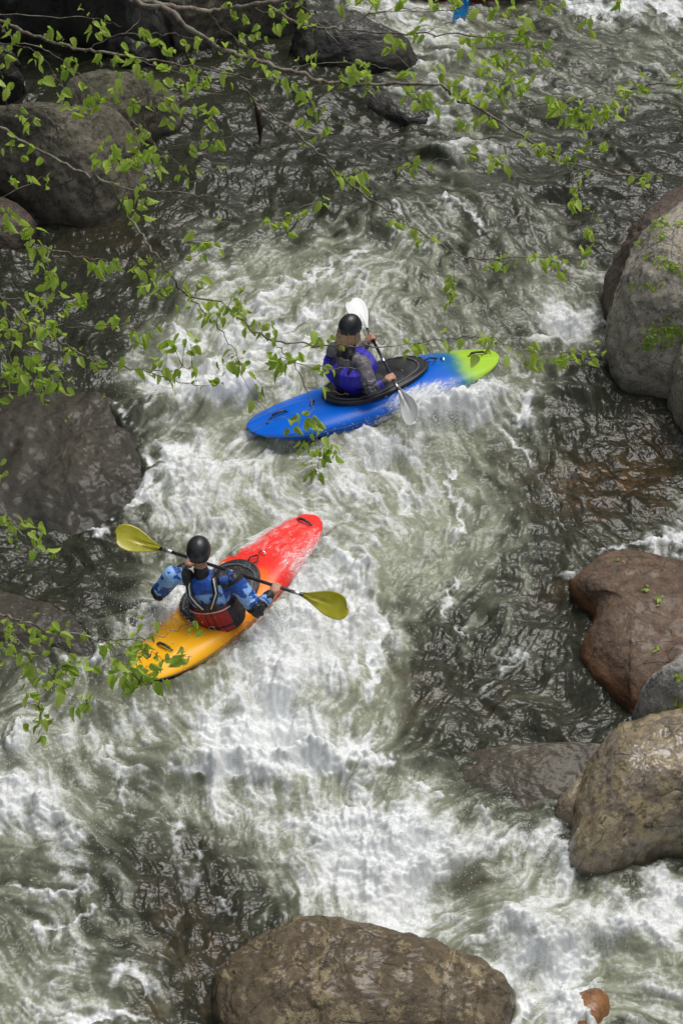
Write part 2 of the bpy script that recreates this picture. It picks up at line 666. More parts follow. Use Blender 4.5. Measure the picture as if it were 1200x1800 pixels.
rock('narrow wet rock tucked against the foot of the lichen boulder',
     [(968, 1440, 0), (985, 1400, .1), (1005, 1372, .2), (1030, 1365, .2), (1030, 1420, .1), (1010, 1470, 0), (985, 1462, -.02)],
     .24, M_R10, .6, seed=47, amp=.03)
rock('big mottled tan and brown boulder at the bottom of the picture',
     [(372, 1740, .05), (395, 1700, .15), (445, 1650, .28), (500, 1620, .34), (560, 1608, .36), (640, 1615, .36), (720, 1642, .27), (790, 1675, .13),
      (850, 1700, .05), (905, 1745, -.06), (910, 1800, -.10), (870, 1860, -.10), (640, 1890, 0), (450, 1880, 0), (380, 1810, -.02)],
     .50, M_R12, .55, seed=50, amp=.05, crack=.02, centre=(600, 1730, .2))
rock('small orange rock under the splash at the bottom right',
     [(985, 1775, -.02), (1010, 1748, .02), (1045, 1735, .05), (1068, 1750, .03), (1072, 1785, .0), (1050, 1815, 0), (1000, 1820, 0)],
     .10, M_R13, .8, seed=53, amp=.012, skirt=.4)

# ------------------------------------------------------------------ river surface
FG = ["000000000002576653134444", "000000000000135553221222", "000001100000123431232344",
      "000000220000112555444442", "000000110000001431111111", "000000000000001364111100",
      "000001100001112211111111", "000001222222234432211100", "000002343233444333332110",
      "000001454444544322334310", "000000456554554322444320", "000012567665554333687210",
      "000145667776554333233210", "000037888543335886621000", "000034322345567775510000",
      "000003566555764323310000", "000016776656764433320000", "000247776666655532221000",
      "002325665556565442221135", "000101455566654333211346", "012114774588733432213000",
      "000135866788732232121000", "123355556888761113210000", "344433358877641133110000",
      "333344577876432221212000", "555566689986432111111000", "665543489988653100000000",
      "864444466555554310000000", "865333556778898642210000", "577322424668999877770000",
      "236422422458999733562000", "343333432468889634567777", "343322321344578666777788",
      "455444310000002347887544", "455444421000002345788255", "466541110000001245675355"]
FG = np.array([[int(c) for c in r] for r in FG], float) / 9

# foam streaks and breaking edges: polyline, half width, strength
STROKES = [
    ([(790, 1010), (792, 1040), (778, 1070), (800, 1095), (825, 1112)], 5, .5),
    ([(790, 828), (800, 860), (822, 872), (818, 925), (800, 940)], 6, .55),
    ([(640, 765), (690, 790), (750, 815)], 8, .35),
    ([(880, 762), (915, 775), (930, 810)], 6, .5),
    ([(955, 830), (965, 880), (990, 920)], 4, .4),
    ([(895, 930), (930, 890), (950, 860)], 4, .3),
    ([(600, 985), (640, 1010), (645, 1060), (668, 1100), (655, 1150), (672, 1180), (655, 1225)], 9, .5),
    ([(300, 1352), (380, 1345), (470, 1352), (560, 1345), (630, 1330), (690, 1335)], 8, .45),
    ([(100, 915), (140, 925), (185, 940)], 5, .6),
    ([(160, 880), (190, 900)], 6, .6),
    ([(30, 1020), (100, 1025), (190, 1015)], 7, .3),
    ([(305, 1500), (320, 1440), (350, 1480), (355, 1530)], 8, .3),
    ([(195, 1370), (225, 1345), (200, 1410), (240, 1440)], 6, .3),
    ([(860, 1160), (915, 1150), (870, 1200), (840, 1250)], 8, .35),
    ([(970, 1010), (1000, 1010), (1030, 1040)], 5, .4),
    ([(1050, 960), (1110, 950), (1200, 940)], 7, .5),
    ([(780, 348), (820, 370), (850, 395)], 6, .5),
    ([(700, 355), (710, 380), (690, 400)], 5, .4),
    ([(270, 520), (290, 580), (330, 620)], 7, .4),
    ([(430, 545), (500, 500), (560, 480), (640, 440)], 7, .35),
    ([(480, 580), (560, 540), (620, 520)], 6, .3),
    ([(540, 468), (570, 460)], 6, .5),
    ([(740, 720), (800, 700), (860, 650)], 12, .5),
    ([(925, 690), (920, 735)], 9, .5),
    ([(0, 1570), (60, 1580), (160, 1560)], 5, .4),
    ([(60, 1640), (130, 1620), (170, 1590)], 5, .4),
    ([(200, 1720), (240, 1660), (270, 1740)], 8, .35),
    ([(380, 1600), (415, 1610)], 7, .5),
    ([(120, 1790), (180, 1770), (260, 1795)], 7, .5),
    ([(1000, 5), (1080, 12), (1200, 8)], 12, .6),
    ([(870, 120), (950, 145), (1000, 150)], 8, .3),
    ([(230, 870), (265, 820), (320, 790)], 9, .4),
    ([(640, 820), (700, 850), (720, 900)], 8, .3),
    ([(530, 1690), (600, 1700), (680, 1740), (700, 1790)], 5, .0),
]
# local wave ridges / holes: px, py, amplitude, half length, half width, direction of ridge (deg)
RIDGES = [
    (340, 715, .15, .9, .22, 20), (330, 640, -.10, .8, .25, 15), (650, 800, .07, .6, .25, 30),
    (820, 720, .12, .45, .14, 25), (940, 620, .10, .7, .2, -20), (930, 590, -.06, .5, .15, -15),
    (480, 1345, .13, 1.2, .16, -3), (450, 1290, -.10, .9, .2, 0), (640, 1060, .05, .12, .6, 0),
    (520, 1180, .06, .4, .4, 0), (700, 1500, .08, .5, .5, 0), (760, 1590, -.12, .4, .3, 10),
    (900, 1440, .05, .6, .2, 0), (100, 1450, .10, .6, .2, -40), (40, 1330, .10, .4, .3, 0),
    (1000, 700, .08, .5, .25, -10), (350, 850, .05, .6, .5, 0), (250, 1100, .08, .35, .2, 30),
    (850, 180, .10, 1.5, .35, -5), (700, 230, -.08, 1.2, .3, 0), (790, 280, .12, .4, .15, 0),
    (640, 380, .08, 1.4, .3, 5), (1000, 340, .08, 1.2, .3, 0), (180, 1240, .07, .7, .2, 10),
    (950, 1640, .10, .8, .2, -5), (1020, 1700, -.08, .5, .2, 20), (600, 550, .04, 1.0, .4, 10),
]
DIRS = [(950, 180, 1, .35), (1050, 300, 1, .1), (700, 250, 1, .2), (300, 250, .8, .3), (600, 450, -1, .45),
        (400, 550, -.8, .6), (350, 650, -1, .3), (300, 420, -.6, .5), (900, 520, .5, .8), (940, 590, .5, .6),
        (650, 780, .5, .5), (800, 850, .3, 1), (900, 830, .5, .9), (560, 880, .9, .3), (850, 1020, -.6, .7),
        (600, 1200, .2, 1), (820, 1180, -.6, .7), (250, 850, -.4, 1), (380, 790, -.8, .4), (100, 1250, -.6, .6),
        (200, 1340, .8, .2), (250, 1500, .4, .8), (100, 1560, .8, .2), (450, 1450, .3, .9), (650, 1500, .4, .8),
        (850, 1470, -1, .2), (950, 1600, -1, .25), (950, 1700, -.7, .7), (1130, 1700, .9, -.1),
        (800, 1360, -.9, .3), (780, 360, .8, .6), (1080, 850, .7, .7), (100, 1000, .9, .1), (120, 450, .3, .9)]

KSC = [(-0.97, 11.33, 53, 1.25, .36), (0.34, 14.07, 23.6, 1.35, .36)]   # the two hulls: centre, heading, half length, half width

nx, ny = 640, 1290
Y0, Y1 = 6.5, 22.7
jj = np.arange(ny) / (ny - 1)
yy = Y0 + (Y1 - Y0) * (0.70 * jj + 0.30 * jj ** 2)
dyj = (Y1 - Y0) * (0.70 + 0.60 * jj) / (ny - 1)
KW = 0.125
wy = 3.1 + (yy - 6.3) * KW
uu = np.linspace(-1, 1, nx)
X = uu[None, :] * wy[:, None]
Y = np.repeat(yy[:, None], nx, 1)


def big_waves(X, Y):
    h = .075 * fbm2(X, Y, .8, 3, 3) + .045 * pn2(X * 2.2 + .8 * pn2(X, Y, 5), Y * 2.6, 9)
    for px, py, a, sl, sw, ang in RIDGES:
        c = U(px, py, 0)
        t = math.radians(ang)
        wob = .16 * pn2(X * 2.0, Y * 2.0, 21) + .06 * pn2(X * 5, Y * 5, 22)
        dx, dy = X - c[0] + wob, Y - c[1] + wob
        l = dx * math.cos(t) + dy * math.sin(t)
        w = -dx * math.sin(t) + dy * math.cos(t)
        h = h + 1.9 * a * np.exp(-(l / sl) ** 2 - (w / sw) ** 2)
    return h


def hull_mask(X, Y, grow=1.0):
    m = np.zeros_like(X)
    for cx, cy, a, L, W in KSC:
        t = math.radians(a)
        l = (X - cx) * math.cos(t) + (Y - cy) * math.sin(t)
        w = -(X - cx) * math.sin(t) + (Y - cy) * math.cos(t)
        r = np.sqrt((l / (L * grow)) ** 2 + (w / (W * grow)) ** 2)
        m = np.maximum(m, 1 - sstep(.8, 1.5, r))
    return m


HM = hull_mask(X, Y)
H0 = big_waves(X, Y)
H0 = H0 * (1 - .85 * HM)
# water heaped against the hulls
for px, py, a, sl, sw, ang in [(735, 742, .16, .50, .11, 25), (600, 775, .07, .3, .10, 20), (480, 775, .09, .28, .09, 15), (850, 668, .12, .22, .10, 30), (475, 1095, .13, .40, .10, 53),
                               (560, 985, .10, .45, .10, 60), (285, 1092, .09, .20, .12, 35), (420, 985, .12, .40, .10, 53), (345, 1195, .09, .25, .08, 30), (232, 1165, .05, .12, .10, 0)]:
    c = U(px, py, 0)
    tt_ = math.radians(ang)
    l_ = (X - c[0]) * math.cos(tt_) + (Y - c[1]) * math.sin(tt_)
    w_ = -(X - c[0]) * math.sin(tt_) + (Y - c[1]) * math.cos(tt_)
    H0 = H0 + a * np.exp(-(l_ / sl) ** 2 - (w_ / sw) ** 2) * (1 + .5 * fbm2(X, Y, 6, 3, 19))
# distance to the foot of every boulder
RD = np.full(X.shape, 9.0)
SINK = np.zeros(X.shape)
for ft, zr, snk in FOOT:
    m_ = (X > ft[:, 0].min() - .3) & (X < ft[:, 0].max() + .3) & (Y > ft[:, 1].min() - .3) & (Y < ft[:, 1].max() + .3)
    if not m_.any():
        continue
    xs_, ys_ = X[m_], Y[m_]
    dd_ = np.full(xs_.shape, 9.0)
    ins_ = np.zeros(xs_.shape, bool)
    for k_ in range(len(ft)):
        (x0, y0), (x1, y1) = ft[k_], ft[(k_ + 1) % len(ft)]
        t_ = np.clip(((xs_ - x0) * (x1 - x0) + (ys_ - y0) * (y1 - y0)) / ((x1 - x0) ** 2 + (y1 - y0) ** 2 + 1e-9), 0, 1)
        if y0 != y1:
            ins_ ^= ((y0 > ys_) != (y1 > ys_)) & (xs_ < (x1 - x0) * (ys_ - y0) / (y1 - y0) + x0)
        dd_ = np.minimum(dd_, np.hypot(xs_ - x0 - t_ * (x1 - x0), ys_ - y0 - t_ * (y1 - y0)))
    RD[m_] = np.minimum(RD[m_], dd_)
    SINK[m_] = np.maximum(SINK[m_], snk * ins_ * sstep(.05, .16, dd_))
H0 = H0 + .035 * np.exp(-(RD / .10) ** 2) * (.4 + fbm2(X, Y, 3, 3, 29))
PX, PY = proj(X, Y, H0)
# gently warped lookup so that edges are ragged
wx = 34 * fbm2(X, Y, 1.5, 4, 31, .6)
wyy = 34 * fbm2(X, Y, 1.5, 4, 41, .6)
gx = np.clip((PX + wx) / 50 - .5, 0, 22.999)
gy = np.clip((PY + wyy) / 50 - .5, 0, 34.999)


def bil(G, gx, gy):
    i = np.floor(gx).astype(int)
    j = np.floor(gy).astype(int)
    fx = gx - i
    fy = gy - j
    fx = fx * fx * (3 - 2 * fx) * .5 + fx * .5
    fy = fy * fy * (3 - 2 * fy) * .5 + fy * .5
    return (G[j, i] * (1 - fx) + G[j, i + 1] * fx) * (1 - fy) + (G[j + 1, i] * (1 - fx) + G[j + 1, i + 1] * fx) * fy


cov = bil(FG, gx, gy)
GB = FG.copy()
for _ in range(3):
    Pd = np.pad(GB, 1, mode='edge')
    GB = (Pd[:-2, 1:-1] + Pd[2:, 1:-1] + Pd[1:-1, :-2] + Pd[1:-1, 2:] + 2 * Pd[1:-1, 1:-1]) / 6
milk = bil(GB, gx, gy)
sx = PX + .5 * wx + 7 * fbm2(X, Y, 7, 3, 51, .6)
sy = PY + .5 * wyy + 7 * fbm2(X, Y, 7, 3, 61, .6)
for pl, w, st in STROKES:
    if st == 0:
        continue
    d2 = np.full(X.shape, 1e9)
    for (x0, y0), (x1, y1) in zip(pl[:-1], pl[1:]):
        t = np.clip(((sx - x0) * (x1 - x0) + (sy - y0) * (y1 - y0)) / ((x1 - x0) ** 2 + (y1 - y0) ** 2), 0, 1)
        d2 = np.minimum(d2, (sx - x0 - t * (x1 - x0)) ** 2 + (sy - y0 - t * (y1 - y0)) ** 2)
    cov = cov + st * np.exp(-d2 / w ** 2)
cov = cov + .42 * np.exp(-(RD / .05) ** 2) * sstep(-.1, .5, fbm2(X, Y, 4, 4, 33)) * (.35 + .65 * sstep(0, .4, milk))
cov = np.clip(cov, 0, 1.05)

# brown shallows: px, py, rx, ry, strength
BROWN = [(1080, 850, 140, 70, 1), (1150, 780, 60, 50, .7), (700, 1230, 70, 60, .6), (980, 1050, 50, 60, .5),
         (330, 1620, 90, 120, .6), (420, 1700, 60, 60, .5), (300, 1780, 90, 40, .7), (820, 1540, 70, 50, .45), (800, 1690, 100, 80, .8),
         (900, 1230, 120, 60, .25), (60, 1100, 60, 40, .4), (180, 420, 100, 50, .3), (880, 620, 60, 30, .2)]
brown = np.zeros_like(X)
for px, py, rx, ry, s in BROWN:
    brown = np.maximum(brown, s * np.exp(-((PX - px) / rx) ** 2 - ((PY - py) / ry) ** 2))

# flow direction
VX = np.zeros_like(X)
VY = np.zeros_like(X)
WS = np.zeros_like(X)
for px, py, dx, dy in DIRS:
    a = U(px, py)
    b = U(px + dx * 40, py + dy * 40)
    v = nrm((b - a)[:2])
    w = 1 / ((X - a[0]) ** 2 + (Y - a[1]) ** 2 + .15) ** 1.5
    VX += v[0] * w
    VY += v[1] * w
    WS += w
VX /= WS
VY /= WS


def psi(x, y):
    return .42 * pn2(x * 1.1, y * 1.1, 71) + .15 * pn2(x * 2.6, y * 2.6, 72) + .035 * pn2(x * 6, y * 6, 73)


e = .01
p0 = psi(X, Y)
VX += (psi(X, Y + e) - p0) / e * .50
VY += -(psi(X + e, Y) - p0) / e * .50
sp = np.sqrt(VX ** 2 + VY ** 2) + 1e-6
mag = np.clip(sp, .25, 1.6) / sp
VX *= mag
VY *= mag
ds = .013
DI = (VX * ds - uu[None, :] * KW * VY * ds) / wy[:, None] * (nx - 1) / 2
DJ = VY * ds / dyj[:, None]


def samp(A, I, J):
    I = np.clip(I, 0, nx - 1.001)
    J = np.clip(J, 0, ny - 1.001)
    i = I.astype(np.int32)
    j = J.astype(np.int32)
    fi = (I - i).astype(np.float32)
    fj = (J - j).astype(np.float32)
    k = j * nx + i
    A = A.ravel()
    return (A[k] * (1 - fi) + A[k + 1] * fi) * (1 - fj) + (A[k + nx] * (1 - fi) + A[k + nx + 1] * fi) * fj


DIf = DI.astype(np.float32)
DJf = DJ.astype(np.float32)
N1 = rng.normal(size=(ny, nx)).astype(np.float32)
N2 = fbm2(X, Y, 22, 2, 81).astype(np.float32)
N3 = (1 - 2.6 * np.abs(fbm2(X, Y, 5.5, 3, 82, .55))).astype(np.float32)
base_j, base_i = np.meshgrid(np.arange(ny, dtype=np.float32), np.arange(nx, dtype=np.float32), indexing='ij')
acc1 = N1.copy()
acc2 = N2.copy()
acc3 = np.zeros_like(N3)
N4 = fbm2(X, Y, 6.5, 3, 84, .6).astype(np.float32)
acc4 = N4.copy()
for sgn in (1, -1):
    I, J = base_i.copy(), base_j.copy()
    for k in range(24):
        di = samp(DIf, I, J)
        dj = samp(DJf, I, J)
        I += sgn * di * (1 if k < 12 else 3.5)
        J += sgn * dj * (1 if k < 12 else 3.5)
        acc4 += samp(N4, I, J)
        if k < 7:
            acc1 += samp(N1, I, J)
        if k < 13:
            acc2 += samp(N2, I, J)
        if sgn == -1 and k in (3, 7, 11, 15):
            acc3 += samp(N3, I, J)


def stdz(a):
    return (a - a.mean()) / a.std()


def eq(a):
    """gaussian-ish -> 0..1"""
    return 1 / (1 + np.exp(-1.7 * stdz(a)))


T1, T2, T3, T4 = stdz(acc1), stdz(acc2), stdz(acc3), stdz(acc4)
FB = stdz(fbm2(X, Y, 3.2, 5, 91, .6))
FB2 = stdz(fbm2(X, Y, 9, 4, 95, .65))
tex = .24 * T1 + .42 * T2 + .38 * T3 + .62 * T4 + .36 * FB + .32 * FB2
tex = np.tanh(stdz(tex) * .62)          # -1..1
cov = np.clip(cov + .05 + .03 * FB, 0, 1.05)
fo_ = cov ** 1.45 * 1.05 + .31 * tex * (.35 + .65 * np.sin(np.clip(cov, 0, 1) * np.pi) ** .7)
foam = sstep(.14, 1.22, fo_) * sstep(.02, .20, cov)
milk = np.clip(milk * 1.25 + .16 * T4 * milk + .06 * FB * milk, 0, 1)

# fine relief
rip = .030 * pn2(X * 4.5 + 1.2 * pn2(X * 2, Y * 2, 2), Y * 5.5, 101) + .001 * T2 \
    + .008 * (.6 - np.abs(pn2(X * 9 + .5 * T3, Y * 11, 104)) * 1.6) + .003 * pn2(X * 15 + .6 * T3, Y * 18, 102) + .0006 * pn2(X * 31, Y * 33 + .5 * T2, 103)
flu = foam * (.032 * FB + .004 * FB2 + .008 * T4 + .004 * T3 + .0025 * T2 + .0012 * T1)
Z = H0 + rip * (1 - .35 * foam) + flu * (1 - .6 * HM)
Z = Z - .16 * SINK
# sink the rim of the detailed patch under the wider river
for mx_, my_, rx_, ry_, s_ in [(730, 930, 150, 120, .30), (600, 1230, 90, 90, .55), (520, 850, 150, 80, .25), (350, 600, 120, 80, .2), (560, 480, 150, 60, .15), (330, 1590, 140, 130, -.15), (150, 1500, 100, 60, -.08), (760, 1150, 90, 80, -.10)]:
    milk = milk + s_ * np.exp(-((PX - mx_) / rx_) ** 2 - ((PY - my_) / ry_) ** 2)
milk = milk + .075 * np.clip(.45 + .6 * T4 + .45 * T3 + .25 * T2, 0, 2.5) * (.25 + .75 * sstep(350, 650, PX)) * (1 - .6 * brown)
milk = np.clip(milk, 0, 1)
edge = np.minimum(np.minimum(uu[None, :] + 1, 1 - uu[None, :]) * wy[:, None] / .25,
                  np.minimum(Y - Y0, Y1 - Y) / .25)
Z = Z - .12 * (1 - sstep(0, 1, edge))


def water_z(x, y):
    w = 3.1 + (y - 6.3) * KW
    i = (x / w + 1) / 2 * (nx - 1)
    j = np.interp(y, yy, np.arange(ny))
    return float(samp(Z, np.array([i]), np.array([j]))[0])


t = NT('river_water')
co = t.coord()
fo, mi, br = t.attr('foam'), t.attr('milk'), t.attr('brown')
gr = t.noise(co, 75, 6, .68)
gr2 = t.noise(co, 19, 5, .62, 1.2)
# foam edges broken up by bubble-sized detail
amp_ = t.ramp(fo, .06, .42)
f0 = t.math('MULTIPLY_ADD', t.math('ADD', t.math('MULTIPLY', t.math('SUBTRACT', gr, .5), .80), t.math('MULTIPLY', t.math('SUBTRACT', gr2, .5), .5)), amp_, fo)
gate = t.ramp(fo, .01, .20)
ff = t.math('MULTIPLY', t.math('POWER', t.ramp(f0, .0, 1.0), 1.15), gate)
wv = t.n('ShaderNodeTexNoise')
t.put(wv.inputs['Vector'], co)
wv.inputs['Scale'].default_value = 7
stv = t.mix(.10, co, wv.outputs[1], 'ADD')
stone = t.n('ShaderNodeSeparateColor')
t.put(stone.inputs[0], t.voro(t.mapping(stv, (1, 1, .1)), 5.5, 'F1', 1))
bcol = t.mix(t.ramp(stone.outputs[0], .1, .9), (.030, .022, .012), (.115, .062, .022))
bcol = t.mix(t.math('MULTIPLY', t.ramp(t.voro(t.mapping(stv, (1, 1, .1)), 5.5, 'DISTANCE_TO_EDGE'), .0, .10, 1, 0), .8), bcol, (.012, .010, .006))
bcol = t.mix(t.math('MULTIPLY', t.ramp(gr2, .35, .65), .6), bcol, (.022, .018, .010))
dark = t.mix(t.ramp(gr2, .25, .75), (.020, .022, .014), (.040, .042, .028))
c1 = t.mix(t.math('MULTIPLY', br, .8), dark, bcol)
mk = t.math('MULTIPLY', t.ramp(mi, .20, .85), t.math('MULTIPLY_ADD', gr2, .9, .45), clamp=True)
c2 = t.mix(mk, c1, (.275, .292, .210))
c3 = t.mix(ff, c2, (.77, .79, .79))
bw = t.noise(t.mapping(co, (1, 1.5, 1)), 12, 2.5, .5, .7)
b1 = t.bump(bw, t.math('MULTIPLY_ADD', ff, -.7, 1.0), .010, t.bump(t.attr('flow'), 1.0, .0027))
b2 = t.bump(t.noise(t.mapping(co, (1, 1.4, 1)), 34, 2, .5, .5), .5, .002, b1)
b3 = t.bump(gr, t.math('MULTIPLY', ff, .65), .012)
t.set(col=c3, rough=.9, spec=0.0, normal=b3, coat=t.math('MULTIPLY_ADD', ff, -.85, 1.0), coatr=t.math('MULTIPLY_ADD', ff, .30, .19), coatn=b2, coatior=1.34)
M_WATER = t.m

me = grid_mesh('river', np.stack([X, Y, Z], -1))
attr(me, 'foam', foam)
attr(me, 'milk', milk)
attr(me, 'flow', .10 * T2 + .45 * T3 + .9 * T4 + .08 * stdz(pn2(X * 16 + .8 * T3, Y * 20, 111)) + .55 * stdz(pn2(X * 8 + .8 * T4, Y * 10, 112)))
attr(me, 'brown', brown)
river = tag(link('river', me, M_WATER), kind='structure')

# wider river around the detailed patch
gxs = np.linspace(-60, 60, 241)
gys = np.concatenate([np.linspace(-60, 3, 60), np.linspace(3.25, 26, 92), np.linspace(27, 160, 90)])
GX, GY = np.meshgrid(gxs, gys)
GZ = -.03 + .05 * fbm2(GX, GY, .8, 3, 3)
idx = np.arange(GX.size).reshape(GX.shape)
q = np.stack([idx[:-1, :-1], idx[:-1, 1:], idx[1:, 1:], idx[1:, :-1]], -1).reshape(-1, 4)
cxm = GX.ravel()[q].mean(1)
cym = GY.ravel()[q].mean(1)
inside = (np.abs(cxm) + .3 < 3.1 + (cym - 6.3) * KW - .1) & (cym > Y0 + .35) & (cym < Y1 - .35)
q = q[~inside]
me = raw_mesh('river_beyond', np.stack([GX, GY, GZ], -1).reshape(-1, 3), q)
fb = .5 + .5 * fbm2(GX, GY, .35, 4, 77)
attr(me, 'foam', np.maximum(sstep(.55, 1.0, fb) * .7, .75 * sstep(.2, .8, fb) * np.exp(-((GY - 6.5) / 2.5) ** 2 - (GX / 4) ** 2)))
attr(me, 'milk', np.clip(fb * .5, 0, 1))
attr(me, 'flow', 3 * fb)
attr(me, 'brown', GX * 0)
tag(link('river_beyond', me, M_WATER), kind='structure')
# riverbed, plus unseen wooded banks added to darken reflections and close off low sky
M_BED = rockmat('riverbed_stones', (.05, .04, .03), (.09, .075, .055))
me = grid_mesh('riverbed', np.stack([GX[::2, ::2], GY[::2, ::2], GX[::2, ::2] * 0 - 1.4 + .3 * fbm2(GX[::2, ::2], GY[::2, ::2], .5, 3, 5)], -1))
tag(link('riverbed', me, M_BED), kind='structure')
M_BANK = plain('bank_forest_floor', (.030, .040, .016), .95, .5, 2.0, 1.0, .3)
for nm, sgn, x0 in (('unseen_left_bank', -1, 7.2), ('unseen_right_bank', 1, 7.6)):
    ys = np.linspace(-60, 160, 230)
    ts = np.linspace(0, 1, 46)
    YY, TT = np.meshgrid(ys, ts, indexing='ij')
    XX = x0 + 1.2 * pn2(YY * .13, YY * 0 + sgn * 3.3, 9) + TT ** 1.2 * 40
    ZZ = -.8 + 26 * TT ** .75 + 1.5 * fbm2(XX * sgn, YY, .22, 5, 15 + sgn) * np.minimum(1, TT * 8 + .25)
    me = grid_mesh(nm, np.stack([sgn * XX, YY, ZZ], -1))
    tag(link(nm, me, M_BANK), kind='structure')
# ------------------------------------------------------------------ kayaks
def gradmat(name, stops, rough=.32):
    """rotomoulded plastic whose colour runs along the hull (object-attribute 's' from stern to bow)"""
    t = NT(name)
    s = t.attr('s')
    v = t.coord()
    n1 = t.noise(v, 4, 4, .6)
    sn = t.math('ADD', s, t.math('MULTIPLY', t.math('SUBTRACT', n1, .5), .22))
    c = stops[0][1]
    for (a, b, col) in [(st[0] - st[2], st[0] + st[2], st[1]) for st in stops[1:]]:
        c = t.mix(t.ramp(sn, a, b), c, col)
    n2 = t.noise(v, 30, 6, .7)
    scr = t.noise(t.mapping(v, (3, 60, 20), (0, 0, .5)), 3, 4, .7)
    c = t.mix(t.math('MULTIPLY', t.ramp(scr, .60, .75), .12), c, (.6, .6, .6))
    t.set(col=c, rough=t.math('MULTIPLY_ADD', n2, .25, rough - .1), normal=t.bump(n2, .15, .003), coat=.10, coatr=.25, spec=.22)
    return t.m


M_BLACK = plain('black_neoprene', (.022, .022, .024), .55, .3, 60, .4, .004)
M_RUB = plain('black_rubber', (.030, .030, .033), .4, .25, 60, .2)
M_GREYW = plain('grey_webbing', (.10, .10, .11), .7, .2, 90, .3)
M_STEEL = plain('brushed_steel', (.55, .55, .57), .3, .15, 80, .1, metal=1.0)
M_SHAFT = plain('carbon_black_shaft', (.012, .012, .014), .25, .2, 80, .1, coat=.5)
M_WHITEB = plain('white_paddle_plastic', (.74, .76, .74), .4, .06, 20, .1)
M_SKIN = plain('skin', (.46, .24, .16), .5, .12, 60, .2, .002, sss=.05)


